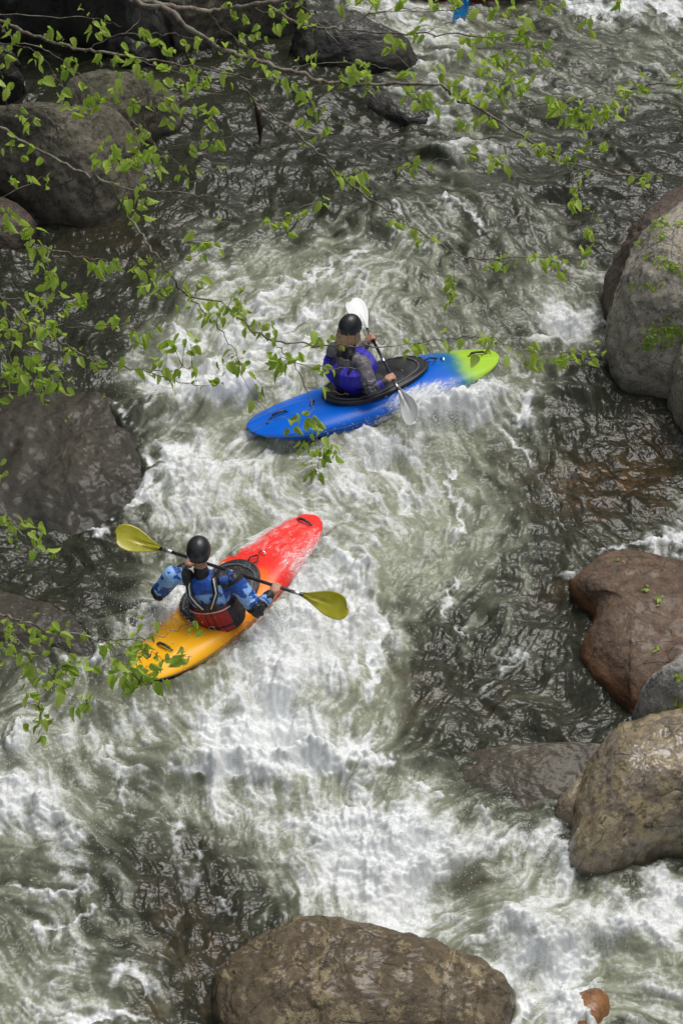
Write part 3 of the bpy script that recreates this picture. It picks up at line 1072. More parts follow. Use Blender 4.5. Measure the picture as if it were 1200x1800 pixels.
class Kayak:
    def __init__(s, name, base, yaw, pitch, roll, L, W, stops, label, cat='kayak', stern_blunt=.62, bow_blunt=.62, zoff=0.0, bowup=0.0):
        s.L, s.W = L, W
        s.pw = 3.0 if name == 'blue_kayak' else 2.3
        s.long_handles = name == 'blue_kayak'
        cy, sy = math.cos(math.radians(yaw)), math.sin(math.radians(yaw))
        R = Matrix.Rotation(math.radians(yaw), 3, 'Z') @ Matrix.Rotation(math.radians(-pitch), 3, 'Y') @ Matrix.Rotation(math.radians(roll), 3, 'X')
        s.R = np.array(R)
        s.base = np.array([base[0], base[1], base[2]])
        s.sb, s.bb, s.bowup = stern_blunt, bow_blunt, bowup
        s.root = empty(name, s.base, label, cat)
        M = gradmat(name + '_plastic', stops)
        ss = np.sin(np.linspace(-1, 1, 90) * np.pi / 2)
        na = 64
        th = np.linspace(0, 2 * np.pi, na, endpoint=False)
        rows = []
        for q in ss:
            w, zk, zs, zd = s.prof(q)
            row = []
            for a in th:
                ca, sa = math.cos(a), math.sin(a)
                if sa >= 0:
                    y = w * math.copysign(abs(ca) ** .85, ca)
                    z = zs + (zd - zs) * sa ** 1.05
                else:
                    y = w * math.copysign(abs(ca) ** .55, ca) * (1 - .12 * abs(sa))
                    z = zs + (zs - zk) * -abs(sa) ** .8
                row.append((q * L / 2, y, z))
            rows.append(row)
        V = np.array(rows)
        # sculpt: shallow moulded recess behind and beside the cockpit, soft ridges on the deck
        x, y, z = V[..., 0], V[..., 1], V[..., 2]
        up = z > 0.02
        rec = np.exp(-(((x + .10) / .66) ** 2 + (y / .29) ** 2) ** 3)
        V[..., 2] = z - up * .035 * rec
        V[..., 2] += up * .012 * np.exp(-((np.abs(y) - .10) / .02) ** 2) * sstep(.45, .6, np.abs(x / L * 2))
        s.V = V
        me = grid_mesh('hull', s.w(V.reshape(-1, 3)).reshape(V.shape), closed_u=True)
        attr(me, 's', (V[..., 0] / (L / 2)).ravel())
        s.hull = link('hull', me, M, s.root)
        s.bvh = BVHTree.FromPolygons([Vector(v) for v in V.reshape(-1, 3)], [tuple(p.vertices) for p in me.polygons])
        s.me = me

    def prof(s, q):
        b = s.bb if q > 0 else s.sb
        w = s.W / 2 * max(1e-4, 1 - abs(q) ** s.pw) ** b
        zk = -.13 + (.20 + (s.bowup if q > 0 else 0)) * abs(q) ** 2.6
        zd = .19 + .05 * math.exp(-((q - .30) / .35) ** 2) - .07 * abs(q) ** 2 + (s.bowup if q > 0 else 0) * abs(q) ** 2
        # rounded ends
        e = max(0, 1 - abs(q) ** 10) ** .5
        mid = (zk + zd) / 2
        zk = mid + (zk - mid) * e
        zd = mid + (zd - mid) * e
        zs = zk + .52 * (zd - zk)
        return w, zk, zs, zd

    def w(s, p):
        return np.asarray(p, float) @ s.R.T + s.base

    def deck(s, x, y, off=0.0):
        h = s.bvh.ray_cast(Vector((x, y, 2)), Vector((0, 0, -1)))
        z = h[0].z if h[0] else .1
        return np.array([x, y, z + off])

    def fittings(s, cx, a, b, hip, loops=(.80, -.80), plug=None):
        """coaming, spray deck and handles; hip = local xy of the paddler's waist"""
        n = 72
        th = np.linspace(0, 2 * np.pi, n, endpoint=False)

        def rim(t):
            ex = 2.3
            return cx + a * math.copysign(abs(math.cos(t)) ** (2 / ex), math.cos(t)), b * math.copysign(abs(math.sin(t)) ** (2 / ex), math.sin(t)) * (1 - .10 * math.cos(t))
        base = np.array([s.deck(*rim(t)) for t in th])
        zc = np.array([.02 + .0 * t for t in th])
        zz = base[:, 2]
        zz = (np.roll(zz, 1) + zz + np.roll(zz, -1)) / 3
        base[:, 2] = np.maximum(zz, .14)
        m = MB()
        loop = np.vstack([base, base[:1]]) + np.array([0, 0, .035])
        m.tube(s.w(loop), .018, 10, False)
        m.rings([s.w(base + np.array([0, 0, -.03])), s.w(base + np.array([0, 0, .03]))], False)
        m.build('cockpit_rim', M_RUB, s.root)
        # spray deck stretched from the rim up to the waist tube
        rows = []
        for k in range(30):
            f = k / 29
            r = []
            for i, t in enumerate(th):
                hx, hy = hip[0] + .15 * math.cos(t), hip[1] + .19 * math.sin(t)
                g = f ** .9
                x = base[i, 0] * 1.015 * (1 - g) + hx * g
                y = base[i, 1] * 1.03 * (1 - g) + hy * g
                z = (base[i, 2] + .048) * (1 - g) + .195 * g + .03 * math.sin(f * math.pi) * (1 if math.cos(t) > 0 else .3)
                if f > .8:
                    z += (f - .8) * .25
                r.append((x, y, z))
            rows.append(r)
        R_ = np.array(rows)
        d = .010 * fbm3(R_.reshape(-1, 3), 9, 4, 5)
        R_[..., 2] += d.reshape(R_.shape[:2])
        rows = [R_[0] + np.array([0, 0, -.04])] + list(R_)
        me = grid_mesh('spray_deck', s.w(np.array(rows).reshape(-1, 3)).reshape(len(rows), n, 3), closed_u=True)
        sd = link('spray_deck', me, M_SKIRT, s.root)
        # rand: raised band just inside the rim
        m = MB()
        band = []
        for i, t in enumerate(th):
            f = .16
            p = R_[4, i]
            band.append(p + np.array([0, 0, .006]))
        band.append(band[0])
        m.tube(s.w(np.array(band)), .009, 6, False)
        m.build('rubber_band', M_GREYW, sd)
        # pull loop at the front of the spray deck
        m = MB()
        pts = [s.deck(cx + a + .02, -.03, .03), s.deck(cx + a + .07, -.045, .035), s.deck(cx + a + .13, 0, .03), s.deck(cx + a + .07, .04, .035), s.deck(cx + a + .02, .03, .03)]
        m.tube(s.w(pts), .008, 6)
        m.build('pull_loop', M_RUB, sd)
        # front security bar
        m = MB()
        x0 = cx + a + .18
        m.tube(s.w([s.deck(x0, -.035, .0), s.deck(x0 + .01, -.025, .028), s.deck(x0 + .01, .025, .028), s.deck(x0, .035, 0)]), .007, 6)
        m.build('security_bar', M_STEEL, s.root)
        # end grab loops
        for q in loops:
            m = MB()
            x = q * s.L / 2
            dx, dy = (.075, .0) if s.long_handles else (.0, .065)
            q5 = [(-1.15, .002), (-.85, .028), (0, .034), (.85, .028), (1.15, .002)]
            m.tube(s.w([s.deck(x + dx * k, dy * k, h) for k, h in q5]), [.008, .012, .013, .012, .008], 8)
            g = m.build('grab_handle', M_RUB, s.root)
            for k in (-1.2, 1.2):
                m = MB()
                p = s.deck(x + dx * k, dy * k)
                m.ellip(s.w([p + [0, 0, .003]])[0], [s.R[:, 0] * .017, s.R[:, 1] * .014, s.R[:, 2] * .007], 12, 6)
                m.build('handle_pad', M_RUB, g)
        if plug:
            m = MB()
            p = s.deck(plug[0], plug[1], .004)
            m.ellip(s.w([p])[0], [s.R[:, 0] * .022, s.R[:, 1] * .022, s.R[:, 2] * .01], 14, 6)
            m.build('drain_plug', M_RUB, s.root)
        # moulded seam line round the hull
        m = MB()
        for sg in (1, -1):
            pts = []
            for q in np.linspace(-.97, .97, 60):
                w_, zk, zs, zd = s.prof(q)
                pts.append((q * s.L / 2, sg * (w_ + .001), zs))
            m.tube(s.w(pts), .0035, 6)
        m.build('seam_line', M_SEAM, s.root)


def spraymat():
    t = NT('wet_neoprene_with_drops')
    v = t.coord()
    n1 = t.noise(v, 30, 5, .6)
    vo = t.voro(v, 38)
    sel = t.noise(v, 9, 2)
    dr = t.math('MULTIPLY', t.ramp(vo, .10, .16, 1, 0), t.ramp(sel, .5, .58))
    c = t.mix(dr, (.020, .020, .022), (.42, .44, .46))
    t.set(col=c, rough=.42, normal=t.bump(t.math('ADD', t.math('MULTIPLY', dr, .8), n1), .5, .006), coat=.25, coatr=.25)
    return t.m


M_SKIRT = spraymat()
M_SEAM = plain('worn_seam', (.09, .10, .14), .5)

K1 = Kayak('orange_kayak', (-0.955, 11.335, -.035), 53, -1.0, -7, 2.44, .70,
           [(0, (.95, .46, .012), 0), (-.36, (.92, .30, .008), .2), (.16, (.86, .035, .025), .14)],
           'yellow, orange and red kayak with its red bow half swamped by foam', bow_blunt=.52, stern_blunt=.40)
K2 = Kayak('blue_kayak', (0.34, 13.92, .03), 23.8, 1.0, -17, 2.64, .87,
           [(0, (.0, .115, .60), 0), (.54, (.006, .15, .30), .10), (.66, (.36, .60, .03), .09)],
           'bright blue kayak with a lime green bow, upstream of the orange one', bow_blunt=.50, stern_blunt=.44)


def locxy(K, p):
    q = (np.asarray(p) - K.base) @ K.R
    return q[0], q[1]


HIP1 = np.array([-1.03, 11.01, .10])
HIP2 = np.array([.165, 13.93, .13])
K1.fittings(-.12, .39, .27, locxy(K1, HIP1), loops=(.86, -.72), plug=(-1.02, .06))
K2.fittings(.02, .53, .31, locxy(K2, HIP2), loops=(.84, -.76), plug=(-1.14, -.06))
# lacing clips on the blue stern deck
m = MB()
for (x, y) in ((-.66, .0), (-.63, .05)):
    m = MB()
    p = K2.deck(x, y, .008)
    m.capsule(K2.w([p - [.02, .01, 0]])[0], K2.w([p + [.02, .01, 0]])[0], .009, .009, 8)
    m.build('deck_clip', M_RUB, K2.root)


# foam and thin water sheeting over the hulls
def washmat(name, dens):
    t = NT(name)
    v = t.coord()
    a = t.attr('wash')
    n1 = t.noise(t.mapping(t.mapping(v, (1, 1, 1), (0, 0, -.9)), (.45, 1.3, 1)), 15, 8, .74, 1.8)
    n2 = t.noise(v, 85, 5, .7)
    f = t.math('ADD', t.math('MULTIPLY', t.math('SUBTRACT', n1, .5), 2.6), t.math('MULTIPLY', t.math('SUBTRACT', n2, .5), .9))
    al = t.ramp(t.math('ADD', f, a), .20, 1.25, 0, dens)
    t.set(col=(.84, .86, .85), rough=.5, alpha=al, normal=t.bump(n2, .5, .01))
    return t.m


def wash(K, name, label, fn, off, dens=.92):
    V = K.V
    n = V.shape[1]
    sel = V[:, :, :]
    P_ = V.reshape(-1, 3)
    me0 = grid_mesh('t', V, closed_u=True)
    N = normals(me0)
    if (N[:, 2] * (P_[:, 2] - .05)).sum() < 0:
        N = -N
    bpy.data.meshes.remove(me0)
    w = fn(P_[:, 0] / (K.L / 2), P_[:, 1] / (K.W / 2), P_[:, 2])
    off_ = off * (.5 + .9 * np.clip(fbm3(P_, 8, 4, 9) + .5, 0, 1.5))
    Q = K.w(P_ + N * off_[:, None])
    me = grid_mesh(name, Q.reshape(V.shape), closed_u=True)
    attr(me, 'wash', w)
    # drop faces with no foam at all
    keep = [p.index for p in me.polygons if max(w[i] for i in p.vertices) > -.9]
    import bmesh
    bm = bmesh.new()
    bm.from_mesh(me)
    bm.faces.ensure_lookup_table()
    ks = set(keep)
    bmesh.ops.delete(bm, geom=[f for f in bm.faces if f.index not in ks], context='FACES')
    bm.to_mesh(me)
    bm.free()
    o = link(name, me, washmat(name + '_mat', dens), None, K.base)
    tag(o, label, 'foam', None, 'stuff')


wash(K1, 'foam_wash', 'white froth sheeting over the red bow of the orange kayak',
     lambda s, y, z: np.where((s > -.95), -1.2 + 1.5 * sstep(.10, .45, s) - .55 * sstep(.80, .95, s) + .85 * sstep(.15, .8, y) * sstep(-.05, .3, s)
                              + .9 * sstep(.12, -.05, z + .0) * sstep(-1.1, -.6, s) + .45 * sstep(-.3, -.9, y) * sstep(-.35, .3, s), -2), .016)
wash(K2, 'foam_wash', 'white splash sheeting over the near side of the blue kayak',
     lambda s, y, z: -1.1 + 2.2 * np.exp(-((s - .24) / .46) ** 2) * sstep(-.35, -.95, y) + .8 * sstep(.10, -.04, z) * sstep(-.4, -.8, y)
     + .3 * sstep(.3, .7, s) * sstep(-.5, -1, y), .014)


# ------------------------------------------------------------------ paddles
def paddle(label, tipA, tipB, faceA, faceB, mat, bl, bw, name='kayak_paddle', asym=.1, drip=True):
    A, B = np.array(tipA, float), np.array(tipB, float)
    d = nrm(B - A)
    mid = (A + B) / 2
    root = empty(name, mid, label, 'paddle')
    m = MB()
    a = A + d * (bl - .06)
    b = B - d * (bl - .06)
    m.tube([a, a + d * .01, b - d * .01, b], .0150, 14)
    m.build('shaft', M_SHAFT, root)
    for p in (a + d * .08, (a + b) / 2, b - d * .08):
        m = MB()
        m.tube([p - d * .04, p - d * .038, p + d * .038, p + d * .04], [.0155, .0170, .0170, .0155], 14)
        m.build('ferrule', M_STEEL, root)
    for p in (a + d * .17, b - d * .17):
        m = MB()
        m.tube([p - d * .004, p, p + d * .004], [.016, .024, .016], 14)
        m.build('drip_ring', M_RUB, root)
    for tip, dd, fn in ((A, d, faceA), (B, -d, faceB)):
        fn = nrm(np.array(fn) - dd * np.dot(fn, dd))
        sd = np.cross(dd, fn)
        rows_t, rows_b = [], []
        nn = 30
        for k in range(nn + 1):
            u = k / nn        # 0 tip .. 1 throat
            w = bw / 2 * math.sqrt(max(0, 1 - (1 - min(1, u / .26)) ** 2.4)) * (1 - sstep(.30, 1.0, u) * .88) + .001
            rt, rb = [], []
            for j in range(17):
                v = -1 + j / 8
                lop = asym * (v * .5) * (1 - u)     # one shoulder longer than the other
                pos = tip + dd * (u * bl + lop * bl * .8) + sd * v * w
                curve = .022 * math.sin(u * math.pi * .9) - .018 * v * v * (w / (bw / 2)) + .014 * math.exp(-(v * w / .012) ** 2) * sstep(.15, .6, u)
                rt.append(pos - fn * (curve - .0030))
                rb.append(pos - fn * (curve + .0030))
            rows_t.append(rt)
            rows_b.append(rb)
        T = np.array(rows_t)
        Bm = np.array(rows_b)
        ringed = np.concatenate([T, Bm[:, ::-1]], 1)
        m = MB()
        m.rings(ringed)
        m.tube([tip + dd * bl * .55, tip + dd * bl * .97], [.006, .0155], 10)
        m.build('blade', mat, root)
    return root


t = NT('yellow_translucent_blade')
v = t.coord()
n1 = t.noise(v, 14, 4, .6)
n2 = t.voro(v, 60)
col = t.mix(t.ramp(n1, .3, .7), (.46, .43, .010), (.60, .56, .06))
t.set(col=col, rough=.22, coat=.6, coatr=.15, trans=0.0, normal=t.bump(t.ramp(n2, .1, .2, 1, 0), .35, .004))
tr = t.n('ShaderNodeBsdfTranslucent')
t.put(tr.inputs[0], (.62, .60, .05))
mx = t.n('ShaderNodeMixShader')
mx.inputs[0].default_value = .35
t.t.links.new(t.b.outputs[0], mx.inputs[1])
t.t.links.new(tr.outputs[0], mx.inputs[2])
t.t.links.new(mx.outputs[0], t.out.inputs[0])
M_YELB = t.m

PL1a, PL1b = U(203, 938, .62), U(612, 1072, .35)
paddle('long black-shafted paddle with yellow blades held across the orange kayak', PL1a, PL1b, nrm([.1, -.5, .75]), nrm([.0, -.55, .45]), M_YELB, .46, .225)
PL2a, PL2b = U(618, 526, .64), U(729, 741, .40)
paddle('paddle with white blades held by the person in the blue kayak', PL2a, PL2b, nrm([.35, -.55, .75]), nrm([-.75, -.2, .65]), M_WHITEB, .46, .215)


# ------------------------------------------------------------------ people
def hand(m, wrist, grip, axis, out, side):
    """fist closed round a shaft. axis = shaft direction (towards the little finger), out = from shaft to knuckles' outer side"""
    axis = nrm(axis)
    wr = nrm(np.array(wrist) - grip)
    back = nrm(wr - axis * wr.dot(axis))      # from the shaft back towards the wrist
    upv = nrm(np.cross(axis, back)) * side     # side the back of the hand shows
    if upv[2] < 0:
        upv = -upv
    pc = grip + back * .030 + upv * .014
    # palm
    m.capsule(pc + axis * .024 + back * .012, pc - axis * .024 + back * .012, .021, .020, 12)
    m.capsule(pc + back * .03, wrist, .026, .025, 12, 1.15, axis)
    m.ellip(pc + upv * .004, [axis * .041, back * .034, upv * .019])
    for i, (o, ln, r) in enumerate(((-.031, .95, .0088), (-.010, 1.05, .0092), (.011, 1.0, .0090), (.031, .82, .0080))):
        b0 = grip + axis * o + upv * .024 + back * .014
        b1 = grip + axis * o + upv * .025 - back * .016 * ln
        b2 = grip + axis * o - upv * .004 - back * .028 * ln
        b3 = grip + axis * o - upv * .023 - back * .008
        m.capsule(b0, b1, r * 1.12, r, 9)
        m.capsule(b1, b2, r, r * .95, 9)
        m.capsule(b2, b3, r * .95, r * .85, 9)
    t0 = pc - axis * .030 + back * .01
    t1 = grip - axis * .050 - upv * .012 + back * .008
    t2 = grip - axis * .040 - upv * .024 - back * .016
    m.capsule(t0, t1, .013, .0105, 9)
    m.capsule(t1, t2, .0105, .0085, 9)


def person(D):
    """D: joints and looks"""
    hip, shL, shR, head = (np.array(D[k], float) for k in ('hip', 'shL', 'shR', 'head'))
    elL, elR, haL, haR = (np.array(D[k], float) for k in ('elL', 'elR', 'haL', 'haR'))
    shc = (shL + shR) / 2
    Rv = nrm(shR - shL)
    up = nrm(shc - hip)
    Rv = nrm(Rv - up * Rv.dot(up))
    Fw = np.cross(up, Rv)           # forward
    H = np.linalg.norm(shc - hip)
    look = nrm(D['look'])
    hup = nrm(np.array(D.get('hup', (0, 0, 1.0))))
    look = nrm(look - hup * look.dot(hup))
    hr = np.cross(look, hup)
    sax = nrm(D['axis'])           # shaft direction from left hand to right hand
    kd = nrm([math.cos(math.radians(D['yaw'])), math.sin(math.radians(D['yaw'])), 0])
    kl = np.array([-kd[1], kd[0], 0])

    SEC = [(-.08, .165, .12), (0, .165, .125), (.2, .150, .110), (.5, .160, .115), (.75, .178, .122), (.92, .165, .105), (1.02, .11, .080), (1.08, .062, .060)]

    def sec(h):
        hs = [q[0] for q in SEC]
        return np.interp(h, hs, [q[1] for q in SEC]), np.interp(h, hs, [q[2] for q in SEC])

    def surf(h, th, off=0.0):
        a, b = sec(h)
        bend = Fw * .02 * math.sin(h * math.pi) * -1
        return hip + up * H * h + bend + Rv * (a + off) * math.copysign(abs(math.cos(th)) ** .85, math.cos(th)) + Fw * (b + off) * math.copysign(abs(math.sin(th)) ** .85, math.sin(th))

    def torso(m, h0, h1, off, n=18):
        th = np.linspace(0, 2 * np.pi, 32, endpoint=False)
        m.rings([[surf(h, t_, off) for t_ in th] for h in np.linspace(h0, h1, n)])

    def wristof(el, ha):
        return ha + nrm(el - ha) * .075
    wL, wR = wristof(elL, haL), wristof(elR, haR)
    neck0 = hip + up * H * 1.0
    neck1 = head - hup * .085 - look * .015

    # body (one continuous surface)
    m = MB()
    torso(m, -.12, 1.04, 0)
    m.capsule(neck0, neck1, .060, .054, 16)
    m.ellip(head + hup * .005 - look * .008, [hr * .074, look * .095, hup * .112], 24, 18)
    m.ellip(head - hup * .055 + look * .025, [hr * .056, look * .066, hup * .062], 20, 12)
    m.capsule(head - hup * .095 + look * .065, head - hup * .097 + look * .078, .020, .014, 10)
    m.capsule(head + hup * .012 + look * .092, head - hup * .030 + look * .112, .008, .014, 10)
    for sg in (-1, 1):
        m.ellip(head + hr * sg * .077 - hup * .015, [hr * .010, look * .020, hup * .032], 12, 8)
        m.capsule(head + hr * sg * .012 + hup * .024 + look * .094, head + hr * sg * .045 + hup * .026 + look * .082, .008, .007, 8)
        m.ellip(head + hr * sg * .012 - hup * .062 + look * .093, [hr * .017, look * .008, hup * .007], 10, 6)
    for sh, el, w_ in ((shL, elL, wL), (shR, elR, wR)):
        m.capsule(shc + (sh - shc) * .6, sh, .062, .056, 16)
        m.capsule(sh, el, .052, .040, 16)
        m.capsule(el, w_, .042, .027, 16)
    hand(m, wL, haL, -sax, up, 1)
    hand(m, wR, haR, sax, up, 1)
    # legs run forward inside the hull
    for sg in (-1, 1):
        h0 = hip + kl * sg * .09 - np.array([0, 0, .03])
        kn = hip + kd * .40 + kl * sg * .15 - np.array([0, 0, .035])
        an = hip + kd * .74 + kl * sg * .09 - np.array([0, 0, .08])
        m.capsule(h0, kn, .066, .046, 14)
        m.capsule(kn, an, .044, .030, 14)
        m.capsule(an, an + kd * .08 + np.array([0, 0, .03]), .030, .022, 12)
    me = m.remesh('person', .0052, 2)
    body = link('person', me, M_SKIN, None, (hip[0], hip[1], 0))
    tag(body, D['label'], 'person')
    for sg in (-1, 1):
        m = MB()
        m.ellip(head + hr * sg * .031 + hup * .008 + look * .082, [hr * .012, look * .010, hup * .010], 14, 10)
        m.build('eye', M_EYE, body)

    # jacket
    def segt(Pv, a, b):
        t_ = np.clip(((Pv - a) @ (b - a)) / ((b - a) @ (b - a)), 0, 1)
        return np.linalg.norm(Pv - a - t_[:, None] * (b - a), axis=1), t_
    m = MB()
    torso(m, -.02, 1.06, .010, 20)
    m.capsule(neck0 + up * .0, neck0 + (neck1 - neck0) * .50, .067, .063, 18)
    for sh, el, w_ in ((shL, elL, wL), (shR, elR, wR)):
        m.capsule(shc + (sh - shc) * .55, sh, .074, .071, 18)
        m.capsule(sh, el, .083, .067, 18)
        m.capsule(el, w_ + (el - w_) * .12, .062, .044, 18)
        m.capsule(w_ + (el - w_) * .15, w_ + (el - w_) * .03, .038, .033, 18)
    me = m.remesh('jacket', .0052, 3)
    Pv = verts(me)
    N = normals(me)
    dT, tT = segt(Pv, hip, shc)
    ds_ = []
    for a, b in ((shL, elL), (elL, wL), (shR, elR), (elR, wR)):
        ds_.append(segt(Pv, a, b))
    rad = np.array([.066, .05, .066, .05])
    sc_ = np.array([d_[0] for d_ in ds_]) / rad[:, None]
    rx = (Pv - hip) @ Rv
    hh = (Pv - hip) @ up / H
    fz = (Pv - hip) @ Fw
    inT = (np.abs(rx) < .165)
    part = np.where(inT & (sc_.min(0) > .0) & (np.abs(rx) < .155), 4, sc_.argmin(0))
    tt = np.array([ds_[i][1] for i in range(4)] + [hh])[part, np.arange(len(Pv))]
    nz = fbm3(Pv, 9, 4, 3, .6)
    # cloth folds: rings round the sleeves near the elbows, drape on the back
    fold = np.zeros(len(Pv))
    for i in range(4):
        mm = part == i
        elb = (tt if i in (0, 2) else 1 - tt)
        fold[mm] = (.0055 * np.sin(tt[mm] * 26 + 5 * nz[mm]) * sstep(.3, .95, elb[mm]))
    fold += .006 * nz + .004 * np.abs(fbm3(Pv * np.array([1, 1, .5]), 16, 3, 8))
    cuff = ((part == 1) | (part == 3)) & (tt > .86)
    fold[cuff] *= .25
    setverts(me, Pv + N * fold[:, None])
    cattr(me, 'Col', D['jcol'](part, tt, hh, rx, fz, nz, Pv))
    jk = link('jacket', me, M_CLOTH, body)

    # life vest
    m = MB()
    h0, h1 = D['vest']
    th = np.linspace(0, 2 * np.pi, 48, endpoint=False)
    rows = []
    for h in np.linspace(h0, h1, 26):
        e = (.036 + D.get('vth', 0) * sstep(.4, .7, h)) * min(1, ((h - h0) / .05 + .25)) * min(1, ((h1 - h) / .05 + .25))
        rows.append([surf(h, t_, .016 + e) for t_ in th])
    m.rings(rows)
    if D.get('back'):
        D['back'](m, surf, Fw, Rv, up)
    me = m.remesh('vest', .0055, 4)
    Pv = verts(me)
    N = normals(me)
    nz = fbm3(Pv, 12, 4, 6, .6)
    rx = (Pv - hip) @ Rv
    hh = (Pv - hip) @ up / H
    pad = -.008 * np.exp(-((np.abs(rx) - .055) / .006) ** 2) + .0035 * nz
    setverts(me, Pv + N * pad[:, None])
    cattr(me, 'Col', D['vcol'](rx, hh, nz, (Pv - hip) @ Fw))
    vest = link('life_vest', me, M_VEST, body)
    D['straps'](vest, surf, Fw, Rv, up)

    # helmet shell: dome with ear flaps
    m = MB()
    hc = head + hup * .030 - look * .010
    th = np.linspace(0, 2 * np.pi, 48, endpoint=False)
    rows = []
    for f in np.linspace(.04, 1, 26):
        r = []
        for a in th:
            lowest = -.035 - .045 * math.exp(-((abs(math.sin(a / 1.0)) - 1) / .38) ** 2) + .055 * max(0, math.cos(a)) ** 2 - .015 * max(0, -math.cos(a)) ** 2
            ph0 = math.asin(max(-.9, min(.9, lowest / .125)))
            ph = math.pi / 2 + (ph0 - math.pi / 2) * f
            r.append(hc + look * math.cos(a) * math.cos(ph) * .124 + hr * math.sin(a) * math.cos(ph) * .103 + hup * math.sin(ph) * .122)
        rows.append(r)
    inner = [[hc + (np.array(p) - hc) * .93 for p in r] for r in rows[::-1]]
    m.rings(rows + inner)
    hm = m.build('helmet', M_HELM, body)
    m = MB()
    m.tube(np.vstack([rows[-1], rows[-1][:1]]), .0055, 6, False)
    m.build('helmet_edging', M_RUB, hm)
    m = MB()
    for sg in (-1, 1):
        m.tube([head + hr * sg * .080 - hup * .03, head + hr * sg * .066 - hup * .075 + look * .03, head - hup * .110 + look * .052], .005, 6)
    m.build('chin_strap', M_RUB, hm)
    for q in D.get('vents', ()):
        m = MB()
        a, b = q
        pc = hc + look * math.cos(a) * math.cos(b) * .125 + hr * math.sin(a) * math.cos(b) * .104 + hup * math.sin(b) * .123
        nn_ = nrm(pc - hc)
        s1, s2 = frame(nn_)
        m.ellip(pc, [s1 * .010, s2 * .006, nn_ * .003], 10, 6)
        m.build('vent', M_RUB, hm)
    # hair
    if D['hair'] == 'long':
        m = MB()
        r2 = np.random.default_rng(4)
        for k in range(560):
            a = math.pi + r2.normal() * .75
            a = max(math.pi - 1.75, min(math.pi + 1.75, a))
            rr = r2.uniform(.86, 1.0)
            p0 = head + look * math.cos(a) * .098 * rr + hr * math.sin(a) * .082 * rr + hup * (.015)
            ln = r2.uniform(.13, .23) * (1 - .25 * abs(math.sin(a)))
            pts = []
            wv = r2.normal(size=3) * .008
            for j in range(6):
                f = j / 5
                pull = hr * math.sin(a) * (.010 + .010 * f) + look * math.cos(a) * (.018 + .055 * f ** .7)
                pts.append(p0 - np.array([0, 0, ln * f]) + pull + wv * math.sin(f * 4 + k))
            m.tube(pts, [.0050, .0055, .0050, .0042, .0032, .0012], 5)
        m.build('hair', M_HAIR, body)
    else:
        m = MB()
        m.ellip(head - look * .012 - hup * .012, [hr * .0775, look * .092, hup * .080], 24, 14)
        m.build('hair', M_HAIRD, body)
    return body


M_EYE = plain('eye', (.5, .48, .45), .2)
M_CLOTH = colmat('dyed_nylon', .5)
M_VEST = colmat('vest_nylon', .6)
M_HELM = plain('matt_black_helmet', (.022, .023, .026), .36, .25, 25, .25, .003)
M_HAIR = plain('light_brown_hair', (.55, .38, .21), .5, .5, 120, .3)
M_HAIRD = plain('cropped_dark_hair', (.07, .045, .03), .8, .4, 200, 1.0, .004)
M_RED = plain('red_nylon', (.35, .012, .015), .6)
M_PIPE = plain('reflective_grey_piping', (.55, .54, .50), .5)
M_BLK = plain('black_nylon', (.018, .018, .021), .6)

BLUE = np.array([.012, .075, .36])
LBLUE = np.array([.24, .45, .80])
BLK = np.array([.012, .012, .015])


def jcol1(part, tt, hh, rx, fz, nz, Pv):
    n = len(part)
    c = np.tile(BLK, (n, 1))
    fuzz = .05 * nz
    n2 = fbm3(Pv, 16, 3, 31)
    T = part == 4
    band = T & (hh + fuzz > .46) & (hh + fuzz < .84 + .10 * (np.abs(rx) > .11))
    c[band] = LBLUE
    c[band & (n2 > .22)] = BLUE
    c[T & (np.abs(rx) < .085) & (hh > .86)] = BLUE
    c[T & (np.abs(rx) < .075) & (hh > .80) & (hh < .86)] = LBLUE
    for i, lft in ((0, True), (2, False)):
        A = part == i
        q = tt + fuzz
        lo = A & (q > -.06 if lft else q > .16) & (q < .84)
        c[lo] = LBLUE if lft else BLUE
        zz = Pv[:, 2]
        a0, a1 = (1, 1)
        if lft:
            c[lo & (n2 > .16)] = BLUE
            c[A & (q > .82)] = BLK
        else:
            c[lo & (fz < .0 + .02 * nz)] = LBLUE
            c[lo & (n2 > .22)] = BLUE
            c[A & (q >= .82)] = BLK
            c[A & (q > .02) & (q < .26)] = BLUE
    for i in (1, 3):
        A = part == i
        q = tt + fuzz
        c[A & (q > (.12 if i == 1 else .40)) & (q < .76) & (n2 > (-.30 if i == 1 else -.10))] = LBLUE
        c[A & (q > .44) & (q < .54) & (n2 > .0)] = BLUE
    neckm = (hh > 1.07) & (np.abs(rx) < .085)
    c[neckm] = BLK
    return c


def vcol1(rx, hh, nz, fz):
    n = len(rx)
    c = np.tile(np.array([.36, .012, .016]), (n, 1))
    c[hh < .02] = BLK
    c[np.abs(np.abs(rx + .02) - .030) < .008] = BLK
    c[(hh > .10) & (hh < .15)] = BLK
    c[np.abs(rx) > .150] = BLK
    c[hh > .54] = np.array([.035, .036, .042])
    return c


def back1(m, surf, Fw, Rv, up):
    # triangular yoke panel
    rows = []
    for k in range(10):
        f = k / 9
        h = .50 + .18 * f
        w = .85 * (1 - f) + .25 * f
        rows.append([surf(h, -math.pi / 2 + w * s_, .040 - .01 * f) for s_ in np.linspace(-1, 1, 11)] +
                    [surf(h, -math.pi / 2 + w * s_, .012) for s_ in np.linspace(1, -1, 11)])
    m.rings(rows)


